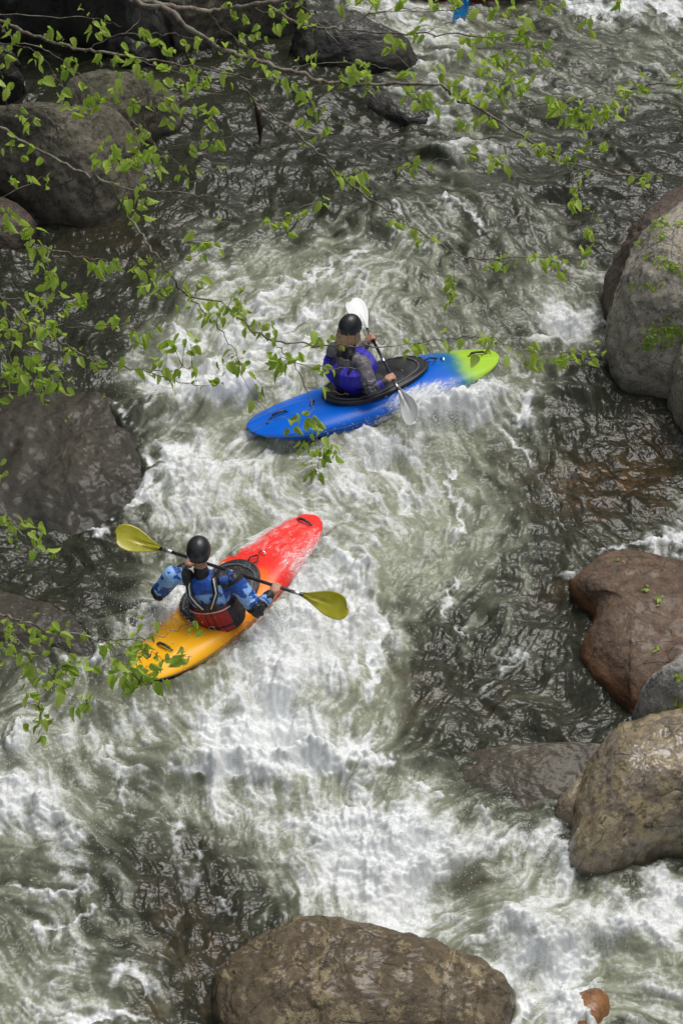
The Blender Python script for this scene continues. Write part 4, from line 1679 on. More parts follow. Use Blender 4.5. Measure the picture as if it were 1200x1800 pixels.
def straps1(vest, surf, Fw, Rv, up):
    for sg in (-1, 1):
        pts = [surf(.62, -math.pi / 2 + sg * .12, .042), surf(.75, -math.pi / 2 + sg * .30, .036), surf(.88, -math.pi / 2 + sg * .55, .034),
               surf(1.0, -math.pi / 2 + sg * .80, .030), surf(1.05, -math.pi / 2 + sg * 1.2, .026), surf(1.0, -math.pi / 2 + sg * 1.9, .026),
               surf(.85, math.pi / 2 - sg * 1.0, .04), surf(.6, math.pi / 2 - sg * .6, .045)]
        m = MB()
        wd = [Rv] * len(pts)
        m.ribbon(pts, wd, .046, .010)
        st = m.build('shoulder_strap', M_BLK, vest)
        m = MB()
        off = [p - Fw * .006 + up * .003 for p in pts[:5]]
        m.ribbon(off, wd, .013, .007)
        m.build('shoulder_piping', M_PIPE, st) if False else m.build('shoulder_piping', M_PIPE, vest)
    m = MB()
    m.tube([surf(.53, -math.pi / 2 + s_, .052) for s_ in np.linspace(-.95, .95, 20)], .0045, 6)
    m.build('back_piping', M_PIPE, vest)
    m = MB()
    c = surf(.16, -math.pi / 2 - .12, .066)
    th = np.linspace(0, 2 * np.pi, 25)
    m.tube([c + Rv * .026 * math.cos(a) + up * .026 * math.sin(a) for a in th], .0035, 8, False)
    m.build('metal_ring', M_STEEL, vest)


P1D = dict(label='person in blue and black jacket and red-backed life vest seated in the orange kayak',
           hip=HIP1, shL=U(303, 1012, .60), shR=U(412, 1020, .60), head=U(350, 970, .83), look=(.12, 1, -.05), hup=(-.03, .12, 1),
           elL=U(279, 1042, .36), elR=U(452, 1071, .37), haL=None, haR=None, axis=PL1b - PL1a, yaw=53,
           jcol=jcol1, vcol=vcol1, vest=(-.04, .54), back=back1, straps=straps1, hair='short', vents=((2.8, .25), (3.5, .25)))


def on_shaft(A, B, px, py):
    best = None
    for t_ in np.linspace(0, 1, 400):
        p = A + (B - A) * t_
        x, y = proj(*p)
        d = (x - px) ** 2 + (y - py) ** 2
        if best is None or d < best[0]:
            best = (d, p)
    return best[1]


P1D['haL'] = on_shaft(PL1a, PL1b, 337, 984)
P1D['haR'] = on_shaft(PL1a, PL1b, 486, 1031)
person(P1D)

GRY = np.array([.135, .125, .140])
DGRY = np.array([.060, .062, .070])
PUR = np.array([.026, .018, .38])
NAVY = np.array([.010, .012, .045])


def jcol2(part, tt, hh, rx, fz, nz, Pv):
    n = len(part)
    c = np.tile(GRY, (n, 1))
    q = tt + .05 * nz
    T = part == 4
    c[T & (hh < .55)] = NAVY
    for i in (0, 2):
        A = part == i
        c[A & (q > .80)] = DGRY
        c[A & (fz > .07)] = NAVY
    for i in (1, 3):
        A = part == i
        c[A] = DGRY
        c[A & (q > .40) & (q < .80)] = PUR
        c[A & (q >= .74)] = BLK
        c[A & (np.abs(q - .56) < .05)] = BLK
    c[(hh > 1.07) & (np.abs(rx) < .085)] = BLK
    return c


def vcol2(rx, hh, nz, fz):
    n = len(rx)
    c = np.tile(PUR, (n, 1))
    back = fz < .03
    c[back & (np.abs(rx + .01) < .034)] = NAVY
    c[hh < .16] = NAVY
    c[(hh > .16) & (hh < .30)] = PUR * .45
    c[(np.abs(rx) > .165) & (hh < .6)] = NAVY
    c[(hh < .10) & (hh > .06)] = np.array([.02, .04, .30])
    return c


def back2(m, surf, Fw, Rv, up):
    for sg in (-1, 1):
        rows = []
        for k in range(12):
            f = k / 11
            h = .74 + .24 * f
            mid = .50 + .12 * f
            w = .42 - .16 * f
            rows.append([surf(h, -math.pi / 2 + sg * (mid + w * s_), .038) for s_ in np.linspace(-1, 1, 9)] +
                        [surf(h, -math.pi / 2 + sg * (mid + w * s_), .010) for s_ in np.linspace(1, -1, 9)])
        m.rings(rows)


def straps2(vest, surf, Fw, Rv, up):
    M_NV = plain('navy_webbing', (.012, .013, .030), .6)
    for sg in (-1, 1):
        m = MB()
        pts = [surf(.55, -math.pi / 2 + sg * .02, .062), surf(.75, -math.pi / 2 + sg * .10, .080), surf(.93, -math.pi / 2 + sg * .42, .074),
               surf(1.04, -math.pi / 2 + sg * .9, .034), surf(1.0, -math.pi / 2 + sg * 1.8, .024), surf(.8, math.pi / 2 - sg * .9, .045)]
        m.ribbon(pts, [Rv] * len(pts), .030, .007)
        m.build('shoulder_strap', M_NV, vest)
        m = MB()
        pts = [surf(h, -math.pi / 2 + sg * 1.02, .050) for h in np.linspace(.3, .95, 10)]
        m.tube(pts, .0028, 5)
        m.build('edge_piping', M_PIPE, vest)
    m = MB()
    m.ribbon([surf(.05, -math.pi / 2 + s_, .058) for s_ in np.linspace(-1.5, 1.5, 24)], [up] * 24, .022, .006)
    m.build('waist_belt', M_NV, vest)


P2D = dict(label='person with loose light brown hair and a purple-blue life vest, seated in the blue kayak',
           hip=HIP2, shL=U(588, 616, .60), shR=U(636, 640, .59), head=U(616, 577, .83), look=(.75, .8, -.12), hup=(-.02, .06, 1),
           elL=U(628, 622, .42), elR=U(652, 684, .44), haL=None, haR=None, axis=PL2b - PL2a, yaw=24,
           jcol=jcol2, vcol=vcol2, vest=(.0, .96), vth=.040, back=None, straps=straps2, hair='long', vents=((2.6, .45), (3.7, .45), (2.9, .95), (3.4, .95)))
P2D['haL'] = on_shaft(PL2a, PL2b, 648, 597)
P2D['haR'] = on_shaft(PL2a, PL2b, 690, 664)
for D in (P1D, P2D):
    for s_ in 'LR':
        print('arm', s_, np.linalg.norm(np.array(D['sh' + s_]) - D['el' + s_]).round(3), np.linalg.norm(np.array(D['el' + s_]) - D['ha' + s_]).round(3))
    print('shoulders', np.linalg.norm(D['shL'] - D['shR']).round(3), 'torso', np.linalg.norm((D['shL'] + D['shR']) / 2 - D['hip']).round(3), D['head'], D['haL'], D['haR'])
person(P2D)

# a third boat only just reaching the top edge of the picture
B3 = U(852, -25, .05)
K3 = Kayak('red_kayak', B3, 4, 0, -4, 2.4, .66, [(0, (.42, .012, .015), 0), (.9, (.36, .01, .012), .1)],
           'red kayak barely entering the picture at the top edge')
HIP3 = B3 + np.array([-.15, 0, .08])
K3.fittings(.0, .45, .25, locxy(K3, HIP3), loops=(.86, -.86))
M_BLUEB = plain('bright_blue_paddle_plastic', (.005, .20, .50), .35, .1, 20, .1)
T3 = U(800, 40, .02)
G3 = HIP3 + np.array([.16, -.27, .42])
PD = nrm(G3 - T3)
paddle('paddle with bright blue blades dipped in the water at the top edge', T3, T3 + PD * 1.95, nrm([.6, -.7, .3]), nrm([.7, -.2, .6]), M_BLUEB, .44, .20)
LH3 = G3 + PD * .62
shL3, shR3 = HIP3 + np.array([.04, .19, .50]), HIP3 + np.array([.04, -.19, .50])
P3D = dict(label='person in the red kayak at the very top edge, almost entirely out of view',
           hip=HIP3, shL=shL3, shR=shR3, head=HIP3 + np.array([.07, 0, .73]), look=(1, .0, -.05), hup=(.05, 0, 1),
           elL=(shL3 + LH3) / 2 + np.array([.02, .10, -.10]), elR=(shR3 + G3) / 2 + np.array([-.10, -.10, -.05]), haL=LH3, haR=G3, axis=-PD, yaw=4,
           jcol=jcol2, vcol=vcol1, vest=(.0, .60), back=None, straps=lambda *a: None, hair='short', vents=())
person(P3D)
# ------------------------------------------------------------------ leafy branches hanging over the river
def barkmat():
    t = NT('branch_bark')
    v = t.coord()
    n1 = t.noise(v, 60, 5, .65)
    n2 = t.noise(v, 12, 4, .6)
    c = t.mix(t.ramp(n1, .35, .65), (.085, .068, .054), (.22, .18, .145))
    c = t.mix(t.math('MULTIPLY', t.ramp(n2, .52, .62), .55), c, (.26, .29, .20))
    t.set(col=c, rough=.85, normal=t.bump(n1, .7, .003))
    return t.m


def leafmat():
    t = NT('spring_leaves')
    v = t.coord()
    sh = t.attr('shade')
    n1 = t.noise(v, 9, 3, .6)
    c = t.mix(sh, (.33, .52, .05), (.62, .76, .16))
    c = t.mix(t.math('MULTIPLY', n1, .35), c, (.16, .30, .03))
    ve = t.attr('vein')
    c = t.mix(t.math('MULTIPLY', ve, .35), c, (.36, .50, .12))
    t.set(col=c, rough=.42, normal=t.bump(ve, .4, .002))
    tr = t.n('ShaderNodeBsdfTranslucent')
    t.put(tr.inputs[0], t.mix(.5, c, (.55, .75, .08)))
    mx = t.n('ShaderNodeMixShader')
    mx.inputs[0].default_value = .5
    t.t.links.new(t.b.outputs[0], mx.inputs[1])
    t.t.links.new(tr.outputs[0], mx.inputs[2])
    t.t.links.new(mx.outputs[0], t.out.inputs[0])
    return t.m


M_BARK = barkmat()
M_LEAF = leafmat()
rl = np.random.default_rng(77)


def leaf_template(kind):
    """serrated oval leaf folded along its midrib, length 1 along +x, returns verts, tris, vein"""
    n = 11
    V, F, vein = [], [], []
    for i in range(n + 1):
        u = i / n
        if kind == 0:
            w = .27 * math.sin(math.pi * u ** .80) ** .85 * (1 - .25 * u) + .003
        else:
            w = .34 * math.sin(math.pi * u ** .62) ** .8 * (1 - .2 * u) + .003
        ser = .036 * (1 if i % 2 else -1) if 0 < i < n else 0
        w += ser
        droop = -.12 * u * u
        V += [(u - .02 * (i % 2), w, droop + w * .42 - .25 * w * w), (u, w * .5, droop + w * .24), (u, 0, droop - .006),
              (u, -w * .5, droop + w * .24), (u - .02 * (i % 2), -w, droop + w * .42 - .25 * w * w)]
        vein += [.0 if i % 2 else .45, .25 if i % 2 else .6, 1, .25 if i % 2 else .6, .0 if i % 2 else .45]
    for i in range(n):
        for j in range(4):
            a = i * 5 + j
            F.append((a, a + 1, a + 6, a + 5))
    return np.array(V), np.array(F), np.array(vein)


def maple_template():
    V = [(0, 0, 0)]
    F = []
    ang = np.radians([-165, -130, -112, -80, -58, -40, -20, 0, 20, 40, 58, 80, 112, 130, 165])
    rad = [.16, .42, .26, .66, .44, .50, .62, 1.0, .62, .50, .44, .66, .26, .42, .16]
    for a, r_ in zip(ang, rad):
        V.append((r_ * math.cos(a) * .8 + .1, r_ * math.sin(a) * .8, -.12 * r_ * r_))
    for i in range(1, 15):
        F.append((0, i, i + 1, i + 1))
    return np.array(V), F


LT = [leaf_template(0), leaf_template(1)]


class Foliage:
    def __init__(s):
        s.V, s.F, s.S, s.Ve, s.n = [], [], [], [], 0

    def leaf(s, p, d, size, nrm_, kind=None, shade=None):
        V, F, ve = LT[kind if kind is not None else int(rl.integers(0, 2))]
        d = nrm(d)
        nn = nrm(nrm_ - d * np.dot(nrm_, d))
        b = np.cross(nn, d)
        W = p + (V[:, :1] * d + V[:, 1:2] * b * rl.uniform(.8, 1.1) + V[:, 2:] * nn * rl.uniform(.8, 2.6)) * size
        s.V.append(W)
        s.F.append(F + s.n)
        s.n += len(V)
        sh = rl.uniform(0, 1) if shade is None else shade
        s.S.append(np.full(len(V), sh))
        s.Ve.append(ve)

    def cluster(s, p, n, size, spread=.035, hang=.85):
        for k in range(n):
            th = rl.uniform(0, 2 * np.pi)
            d = np.array([math.cos(th) * .75, math.sin(th) * .75, -hang * rl.uniform(.35, 1.5)])
            q = p + rl.normal(size=3) * spread * .5
            nn = np.array([rl.normal() * .9, -.5 + rl.normal() * .8, .5 + rl.normal() * .3])
            s.leaf(q, d, size * rl.uniform(.6, 1.2), nn)

    def build(s, parent, name='foliage'):
        me = raw_mesh(name, np.vstack(s.V), np.vstack(s.F))
        attr(me, 'shade', np.concatenate(s.S))
        attr(me, 'vein', np.concatenate(s.Ve))
        return link(name, me, M_LEAF, parent)


# each branch: label, list of (depth0, depth1, r0, r1, polyline)
BR = [
 ('longest branch, crossing from the top edge down to the right edge above the blue kayak', [
   (7.4, 8.3, .017, .004, [(215, -60), (240, 0), (295, 17), (335, 50), (390, 88), (440, 103), (495, 120), (560, 140), (600, 146), (680, 148), (765, 148), (800, 170), (850, 196), (930, 247), (965, 270), (1000, 286), (1100, 308), (1210, 309)]),
   (7.7, 7.5, .007, .0025, [(422, 152), (450, 180), (500, 218), (560, 270), (600, 312), (650, 350), (700, 383), (740, 409), (800, 444), (838, 456), (930, 452), (988, 448), (1040, 445)]),
   (7.9, 8.0, .003, .0012, [(385, 88), (378, 118), (345, 150), (320, 165), (270, 220), (240, 250)]),
   (7.9, 8.0, .003, .0012, [(495, 120), (525, 165), (545, 180), (570, 215), (580, 235)]),
   (8.1, 8.0, .0025, .001, [(965, 270), (1000, 295), (1012, 330), (1012, 355), (1036, 385), (1025, 420), (1015, 455)]),
   (7.9, 8.0, .0025, .001, [(600, 302), (640, 292), (715, 290), (760, 282), (810, 272)]),
   (8.2, 8.3, .0025, .001, [(1100, 308), (1140, 295), (1182, 262)]),
   (8.0, 8.1, .003, .001, [(640, 50), (690, 95), (740, 130), (765, 148)]),
   (8.0, 8.1, .003, .001, [(495, 120), (540, 112), (620, 110), (680, 120), (740, 145)]),
   (8.0, 8.1, .003, .001, [(600, 192), (640, 215), (675, 233)]),
   (8.0, 8.1, .002, .001, [(795, 444), (797, 480), (792, 520)]),
   (8.0, 8.1, .002, .001, [(838, 456), (870, 462), (900, 470)]),
   (8.1, 8.2, .002, .001, [(560, 142), (590, 160), (640, 165), (700, 178), (745, 178)])]),
 ('thick lichen-spotted branch stub along the top edge of the picture', [
   (8.8, 8.6, .021, .013, [(150, -30), (235, 0), (300, 10), (345, 17), (385, 18), (440, 10), (500, 0), (570, -30)]),
   (8.8, 8.7, .004, .0012, [(370, 18), (390, 45), (430, 80), (480, 108), (500, 120)]),
   (8.8, 8.7, .003, .0012, [(255, -5), (250, 25), (225, 55), (200, 72)]),
   (8.7, 8.6, .005, .002, [(520, 25), (560, 50), (600, 78)]),
   (8.8, 8.7, .003, .0012, [(440, 10), (475, 25), (510, 10), (550, -10)])]),
 ('branch entering from the top left corner and passing behind the leaves above the big boulder', [
   (8.2, 8.0, .011, .003, [(-50, 15), (0, 35), (50, 58), (100, 76), (150, 88), (190, 93), (240, 102), (290, 110), (350, 120), (400, 130), (430, 136), (480, 138)]),
   (8.2, 8.2, .004, .0012, [(0, 35), (25, 70), (80, 85), (110, 105), (130, 122), (160, 145), (190, 175), (232, 210), (262, 245), (290, 275), (320, 290)]),
   (8.2, 8.1, .003, .001, [(-40, 68), (10, 75), (60, 88), (90, 120), (115, 160)]),
   (8.1, 8.1, .003, .001, [(150, 88), (200, 62), (260, 60), (320, 62), (370, 75)]),
   (8.3, 8.2, .003, .001, [(-30, 40), (60, 38), (120, 35), (170, 35), (215, 48)]),
   (8.0, 8.0, .003, .001, [(350, 120), (340, 160), (300, 195), (262, 235), (245, 262)]),
   (8.0, 8.0, .003, .001, [(240, 102), (300, 125), (370, 135), (430, 128)]),
   (8.1, 8.0, .003, .001, [(-40, 195), (30, 192), (95, 187), (170, 184), (225, 178)]),
   (8.0, 8.0, .002, .001, [(232, 210), (280, 262), (335, 300), (345, 320)]),
   (8.1, 8.0, .002, .001, [(262, 270), (330, 262), (395, 245), (430, 230)])]),
 ('long branch sweeping from the left edge past the boulder down across the blue kayak', [
   (6.9, 6.5, .008, .0018, [(-60, 190), (0, 222), (55, 257), (110, 285), (150, 305), (190, 322), (212, 358), (240, 400), (268, 440), (295, 477), (330, 515), (390, 532), (440, 576), (480, 600), (541, 606), (600, 608), (658, 610), (754, 600), (816, 592), (867, 598), (913, 613), (987, 623), (1050, 617)]),
   (6.9, 6.8, .004, .001, [(190, 322), (245, 333), (345, 341), (380, 352), (432, 358)]),
   (6.9, 6.8, .003, .001, [(240, 296), (290, 312), (330, 345), (375, 372), (430, 386), (475, 384), (505, 380)]),
   (6.6, 6.5, .0035, .001, [(330, 515), (360, 545), (392, 582), (415, 625), (435, 680), (485, 737)]),
   (6.5, 6.4, .003, .001, [(480, 600), (500, 625), (521, 648), (546, 700), (553, 735), (562, 790), (560, 835)]),
   (6.5, 6.4, .002, .001, [(505, 632), (583, 644), (650, 642), (700, 621)]),
   (6.9, 6.8, .002, .001, [(160, 310), (200, 290), (250, 285), (270, 315)]),
   (6.6, 6.5, .002, .001, [(546, 672), (600, 688), (612, 694)]),
   (6.9, 6.8, .002, .001, [(300, 315), (350, 305), (395, 290)])]),
 ('thin branch from the left edge with leaves hanging beside the dark slab', [
   (6.6, 6.7, .006, .0015, [(-50, 372), (0, 390), (30, 406), (62, 428), (100, 440), (150, 452), (205, 461), (250, 462), (300, 450), (350, 447)]),
   (6.6, 6.6, .003, .001, [(80, 435), (84, 470), (98, 500), (88, 520), (70, 545), (62, 560)]),
   (6.6, 6.6, .002, .001, [(90, 437), (102, 465), (95, 490)]),
   (6.7, 6.7, .002, .001, [(225, 461), (260, 475), (275, 500), (300, 490)]),
   (6.6, 6.6, .002, .001, [(-40, 330), (20, 325), (80, 312)])]),
 ('leafy branch with the fullest leaf bunches along the left edge, above the dark slab', [
   (6.2, 6.3, .008, .0012, [(-50, 480), (0, 520), (25, 545), (50, 572), (90, 592), (135, 619), (180, 637), (215, 643), (250, 648), (300, 653), (345, 645)]),
   (6.2, 6.2, .003, .001, [(50, 572), (100, 572), (150, 576), (215, 569)]),
   (6.3, 6.3, .003, .001, [(250, 648), (300, 667), (345, 677), (385, 674)]),
   (6.2, 6.2, .003, .001, [(30, 555), (45, 600), (50, 625), (90, 660), (110, 680)]),
   (6.2, 6.2, .003, .001, [(-40, 660), (0, 668), (20, 672), (40, 660), (60, 640)]),
   (6.2, 6.2, .003, .001, [(-20, 560), (5, 600), (15, 640), (18, 690)]),
   (6.2, 6.2, .002, .001, [(5, 530), (60, 528), (110, 522), (155, 520)]),
   (6.3, 6.2, .002, .001, [(40, 700), (80, 695), (120, 690)])]),
 ('short twig dangling at the left edge just above the yellow paddle blade', [
   (6.0, 6.0, .004, .001, [(-50, 850), (0, 890), (20, 920), (45, 945), (70, 965), (95, 975)]),
   (6.0, 6.0, .002, .001, [(-30, 838), (12, 832), (50, 820)])]),
 ('branch at the lower left whose leafy tips hang over the yellow stern', [
   (5.6, 5.5, .006, .001, [(-50, 1060), (0, 1081), (40, 1094), (75, 1104), (137, 1117), (187, 1124), (230, 1124), (267, 1120), (300, 1110), (340, 1098)]),
   (5.6, 5.6, .003, .001, [(-30, 1112), (0, 1125), (42, 1154), (75, 1171), (110, 1174)]),
   (5.6, 5.6, .003, .001, [(42, 1154), (55, 1185), (65, 1230), (70, 1262), (70, 1300)]),
   (5.5, 5.5, .003, .001, [(187, 1124), (205, 1145), (225, 1170), (245, 1195), (262, 1210)]),
   (5.5, 5.5, .002, .001, [(180, 1137), (230, 1146), (265, 1150), (300, 1162), (340, 1152)]),
   (5.6, 5.6, .002, .001, [(75, 1171), (100, 1200), (140, 1236), (155, 1240)]),
   (5.6, 5.6, .002, .001, [(-30, 1100), (10, 1102), (75, 1112), (130, 1128)])]),
 ('branch spanning the top right with leaves in front of the far white water', [
   (9.0, 8.8, .010, .0015, [(470, 10), (530, 42), (570, 48), (605, 52), (675, 58), (750, 60), (840, 63), (900, 62), (960, 50), (1045, 38)]),
   (9.0, 9.0, .004, .001, [(600, 45), (640, 24), (680, 15), (705, 0), (730, -20)]),
   (9.0, 8.9, .003, .001, [(750, 58), (790, 40), (820, 27), (850, 20), (950, 18)]),
   (9.0, 8.9, .003, .001, [(560, 78), (620, 82), (700, 80)]),
   (9.0, 8.9, .003, .001, [(850, 80), (850, 30), (853, 8)]),
   (9.0, 8.9, .003, .001, [(690, 25), (750, 20), (800, 28), (860, 60), (870, 95)]),
   (9.0, 9.0, .003, .001, [(640, 5), (760, 5), (860, 12), (960, 8), (1090, 0)])]),
 ('slender branch coming in from the upper right edge, thick with leaves', [
   (8.4, 8.4, .006, .0015, [(1260, 152), (1200, 147), (1140, 152), (1100, 158), (1050, 165), (1000, 178), (950, 184), (900, 186), (850, 190), (800, 205)]),
   (8.4, 8.4, .003, .001, [(1050, 165), (1060, 185), (1080, 195)]),
   (8.4, 8.4, .003, .001, [(985, 180), (1000, 205), (1025, 235)]),
   (8.4, 8.4, .003, .001, [(950, 184), (900, 160), (860, 130), (850, 105)]),
   (8.4, 8.4, .002, .001, [(1100, 158), (1085, 200), (1070, 215)]),
   (8.4, 8.4, .002, .001, [(1090, 250), (1060, 262), (1030, 266)])]),
]
CL = [(10,45),(40,75),(90,60),(115,75),(150,25),(165,50),(185,45),(250,65),(270,80),(300,90),(350,75),(385,75),(430,65),(455,60),(470,20),(490,45),(505,10),(530,25),(540,50),(400,10),(420,30),(205,100),(115,125),(130,115),(80,150),(100,160),(65,115),(15,100),(5,155),
(180,105),(225,110),(240,130),(270,125),(290,150),(320,165),(345,150),(360,140),(400,140),(335,120),(300,120),(215,140),(200,165),(235,185),(145,150),(155,190),(165,180),(120,190),(35,205),(55,215),(265,190),(285,215),(255,240),(235,235),(370,205),(372,215),(300,175),(345,195),
(190,265),(205,275),(225,285),(240,270),(265,275),(280,285),(270,310),(170,290),(45,265),(15,258),(320,300),(335,310),(375,260),(340,270),(240,380),(255,345),(220,355),(20,325),(50,320),(75,315),(200,270),(230,300),
(545,110),(560,100),(530,165),(545,185),(560,200),(575,235),(550,230),(520,150),(455,105),(430,95),(480,130),
(600,10),(625,120),(640,130),(610,130),(650,160),(600,150),(745,175),(740,190),(700,75),(680,85),(760,30),(735,65),(830,75),(835,95),(860,75),(875,70),(905,165),(850,130),(860,150),(800,150),(770,130),(820,170),(720,140),(720,160),(745,165),(765,10),(800,10),(850,10),(870,20),(920,40),(925,60),(930,75),(965,80),(955,10),(900,15),(940,100),(955,108),(910,100),(985,5),(1080,5),(1030,45),
(870,105),(860,120),(900,135),(920,150),(890,165),(640,5),(660,15),(710,10),(870,160),(850,170),(790,165),(760,185),(640,140),
(970,180),(985,195),(1000,210),(1020,230),(1040,210),(1060,200),(1075,195),(1090,190),(1015,195),(1050,215),(1090,160),(1110,155),(1130,148),(1195,150),(1030,225),(1005,195),(1065,210),
(825,280),(870,285),(875,290),(935,260),(955,265),(970,270),(985,275),(1000,285),(840,215),(815,220),(860,210),
(600,310),(625,320),(640,310),(620,308),(715,295),(740,290),(560,360),(510,385),(500,390),(480,395),(700,393),(725,408),(745,425),(820,285),
(1015,325),(1010,350),(1005,360),(1038,385),(1025,415),(1035,425),(1010,455),(1040,450),(965,460),(980,470),(945,455),(900,470),(865,465),
(795,500),(790,525),(800,525),(1120,320),(1145,325),(1060,265),(1035,265),
(165,465),(170,470),(205,470),(240,475),(245,480),(275,480),(300,490),(260,505),(280,515),(350,440),(375,440),(350,450),(350,500),(325,530),(415,520),(405,555),(420,550),(435,570),(445,580),(470,580),(485,585),(375,565),(385,560),(360,545),
(240,595),(250,600),(300,610),(325,605),(335,610),(270,655),(285,655),(300,660),(335,655),(220,640),(385,678),(410,640),(400,632),(425,645),(450,695),(490,650),(485,640),(490,630),(510,640),
(575,605),(570,655),(560,600),(515,745),(540,745),(555,750),(545,780),(560,800),(575,790),(580,810),(560,830),(550,830),(553,765),(550,795),(730,605),(720,612),(860,605),(850,615),(865,610),(785,602),(900,622),(935,625),(940,625),(975,630),(985,635),(1010,630),(1030,625),(1045,615),(572,660),
(55,420),(65,430),(70,445),(80,480),(85,500),(100,510),(60,530),(75,535),(110,540),(0,385),(20,395),(85,490),(50,420),
(30,560),(15,575),(45,585),(55,560),(90,570),(100,575),(60,590),(90,580),(110,590),(5,590),(10,600),(130,530),(150,520),(185,575),(215,570),(120,620),(140,625),(165,635),
(30,645),(45,645),(60,650),(70,645),(45,665),(15,665),(95,665),(110,680),(90,680),(75,680),(20,690),(5,700),(60,675),(100,672),(25,655),
(15,910),(20,925),(30,940),(50,940),(70,970),(90,975),(45,935),(15,832),
(5,1105),(45,1110),(70,1120),(100,1110),(95,1120),(150,1135),(155,1140),(175,1145),(230,1125),(265,1115),(235,1150),(250,1145),(15,1130),(10,1150),(50,1165),(55,1180),(50,1200),(65,1205),(65,1240),(55,1245),(75,1270),(70,1285),(65,1300),(100,1185),(110,1180),(115,1190),(130,1185),(140,1180),(105,1205),(140,1240),(155,1238),(205,1180),(220,1175),(230,1190),(210,1200),(245,1185),(245,1205),(260,1215),(270,1210),(240,1200),(285,1165),(305,1165),(315,1163),(260,1175),(340,1108),(255,1190),(235,1185)]


def smooth_poly(pts, k=5):
    pts = np.array(pts, float)
    n = len(pts)
    out = []
    for i in range(n - 1):
        p0, p1, p2, p3 = pts[max(i - 1, 0)], pts[i], pts[i + 1], pts[min(i + 2, n - 1)]
        for j in range(k):
            f = j / k
            out.append(.5 * (2 * p1 + (p2 - p0) * f + (2 * p0 - 5 * p1 + 4 * p2 - p3) * f ** 2 + (3 * p1 - p0 - 3 * p2 + p3) * f ** 3))
    out.append(pts[-1])
    return np.array(out)


branches = []
allp, ownr = [], []
for bi, (lab, segs) in enumerate(BR):
    m = MB()
    first = None
    for si, (d0, d1, r0, r1, pl) in enumerate(segs):
        pts = np.array([P(x, y, d0 + (d1 - d0) * k / (len(pl) - 1) + (.10 * math.sin(k * 1.7 + bi) if 0 < k < len(pl) - 1 else 0)) for k, (x, y) in enumerate(pl)])
        if si and allp:
            # let a side twig spring from the nearest point of its own branch
            own = np.array([a for a, o_ in zip(allp, ownr) if o_ == bi])
            px0, py0 = proj(*pts[0])
            pp = np.array([proj(*a) for a in own])
            dd = np.hypot(pp[:, 0] - px0, pp[:, 1] - py0)
            if dd.min() < 45:
                j = dd.argmin()
                shift = own[j] - pts[0]
                w_ = np.linspace(1, 0, len(pts))[:, None] ** 1.5
                pts = pts + shift * w_
        sp_ = smooth_poly(pts)
        sp_ = sp_ + .004 * rl.normal(size=sp_.shape)
        rad = .68 * np.linspace(r0, r1, len(sp_)) * (1 + .12 * rl.normal(size=len(sp_)))
        m.tube(sp_, rad, 7)
        if first is None:
            first = sp_[0]
        for q in sp_:
            allp.append(q)
            ownr.append(bi)
    branches.append([m, Foliage(), first, lab])
AP = np.array(allp)
OW = np.array(ownr)
APX = np.array([proj(*a) for a in AP])
for cx, cy in CL:
    dd = np.hypot(APX[:, 0] - cx, APX[:, 1] - cy)
    j = dd.argmin()
    m, fo_l, first, lab = branches[OW[j]]
    src = AP[j]
    r_ = np.linalg.norm(src - CAM)
    dst = P(cx, cy - 6, r_ + rl.normal() * .03)
    if dd[j] > 6:
        mid = (src + dst) / 2 + np.array([0, 0, .012])
        m.tube([src, mid, dst], [.0016, .0012, .0009], 5)
    size = .047 * (r_ / 7) ** .6
    fo_l.cluster(dst, int(rl.integers(3, 7)), size, .036)
# stray small leaves along the twigs
for k in range(0, len(AP), 9):
    if rl.uniform() < .30 and 0 < APX[k, 0] < 1200:
        branches[OW[k]][1].cluster(AP[k], 1, .034, .01)
for m, fo_l, first, lab in branches:
    o = m.build('tree_branch', M_BARK, None, first)
    tag(o, lab, 'branch')
    fo_l.build(o)

# bare stick wedged upright in the dark water at the upper left
m = MB()
b0 = U(458, 258, -.1)
m.tube([b0, b0 + [0, .02, .2], b0 + [-.02, .03, .42], b0 + [-.05, .02, .58]], [.035, .032, .028, .012], 9)
m.tube([b0 + [0, .02, .22], b0 + [.07, .0, .34]], [.014, .006], 7)
tag(m.build('broken_stick', plain('wet_dark_wood', (.035, .018, .010), .5, .4, 30, .8, .01), None, (b0[0], b0[1], 0)),
    'dark broken stick poking upright out of the shaded water', 'stick')


# leaves lying on the boulders
def fallen(label, spots, on, size=.05, dens=1):
    bvh, _ = BVH[on]
    f = Foliage()
    c0 = None
    for (px, py, n, sp_) in spots:
        for k in range(n):
            x, y = px + rl.normal() * sp_, py + rl.normal() * sp_ * .6
            d = ray(x, y)
            d = d / np.linalg.norm(d)
            h = bvh.ray_cast(Vector(CAM), Vector(d))
            if h[0] is None:
                continue
            nn = np.array(h[1])
            if nn.dot(d) > 0:
                nn = -nn
            p = np.array(h[0]) + nn * rl.uniform(.006, .03)
            a = rl.normal(size=3)
            a = nrm(a - nn * a.dot(nn)) + nn * rl.uniform(-.1, .35)
            f.leaf(p, a, size * rl.uniform(.6, 1.3), nn + rl.normal(size=3) * .25, None, rl.uniform(0, .6))
            if c0 is None:
                c0 = p
    me = raw_mesh('fallen_leaves', np.vstack(f.V), np.vstack(f.F))
    attr(me, 'shade', np.concatenate(f.S))
    attr(me, 'vein', np.concatenate(f.Ve))
    tag(link('fallen_leaves', me, M_LEAF, None, c0), label, 'leaves', kind='stuff')


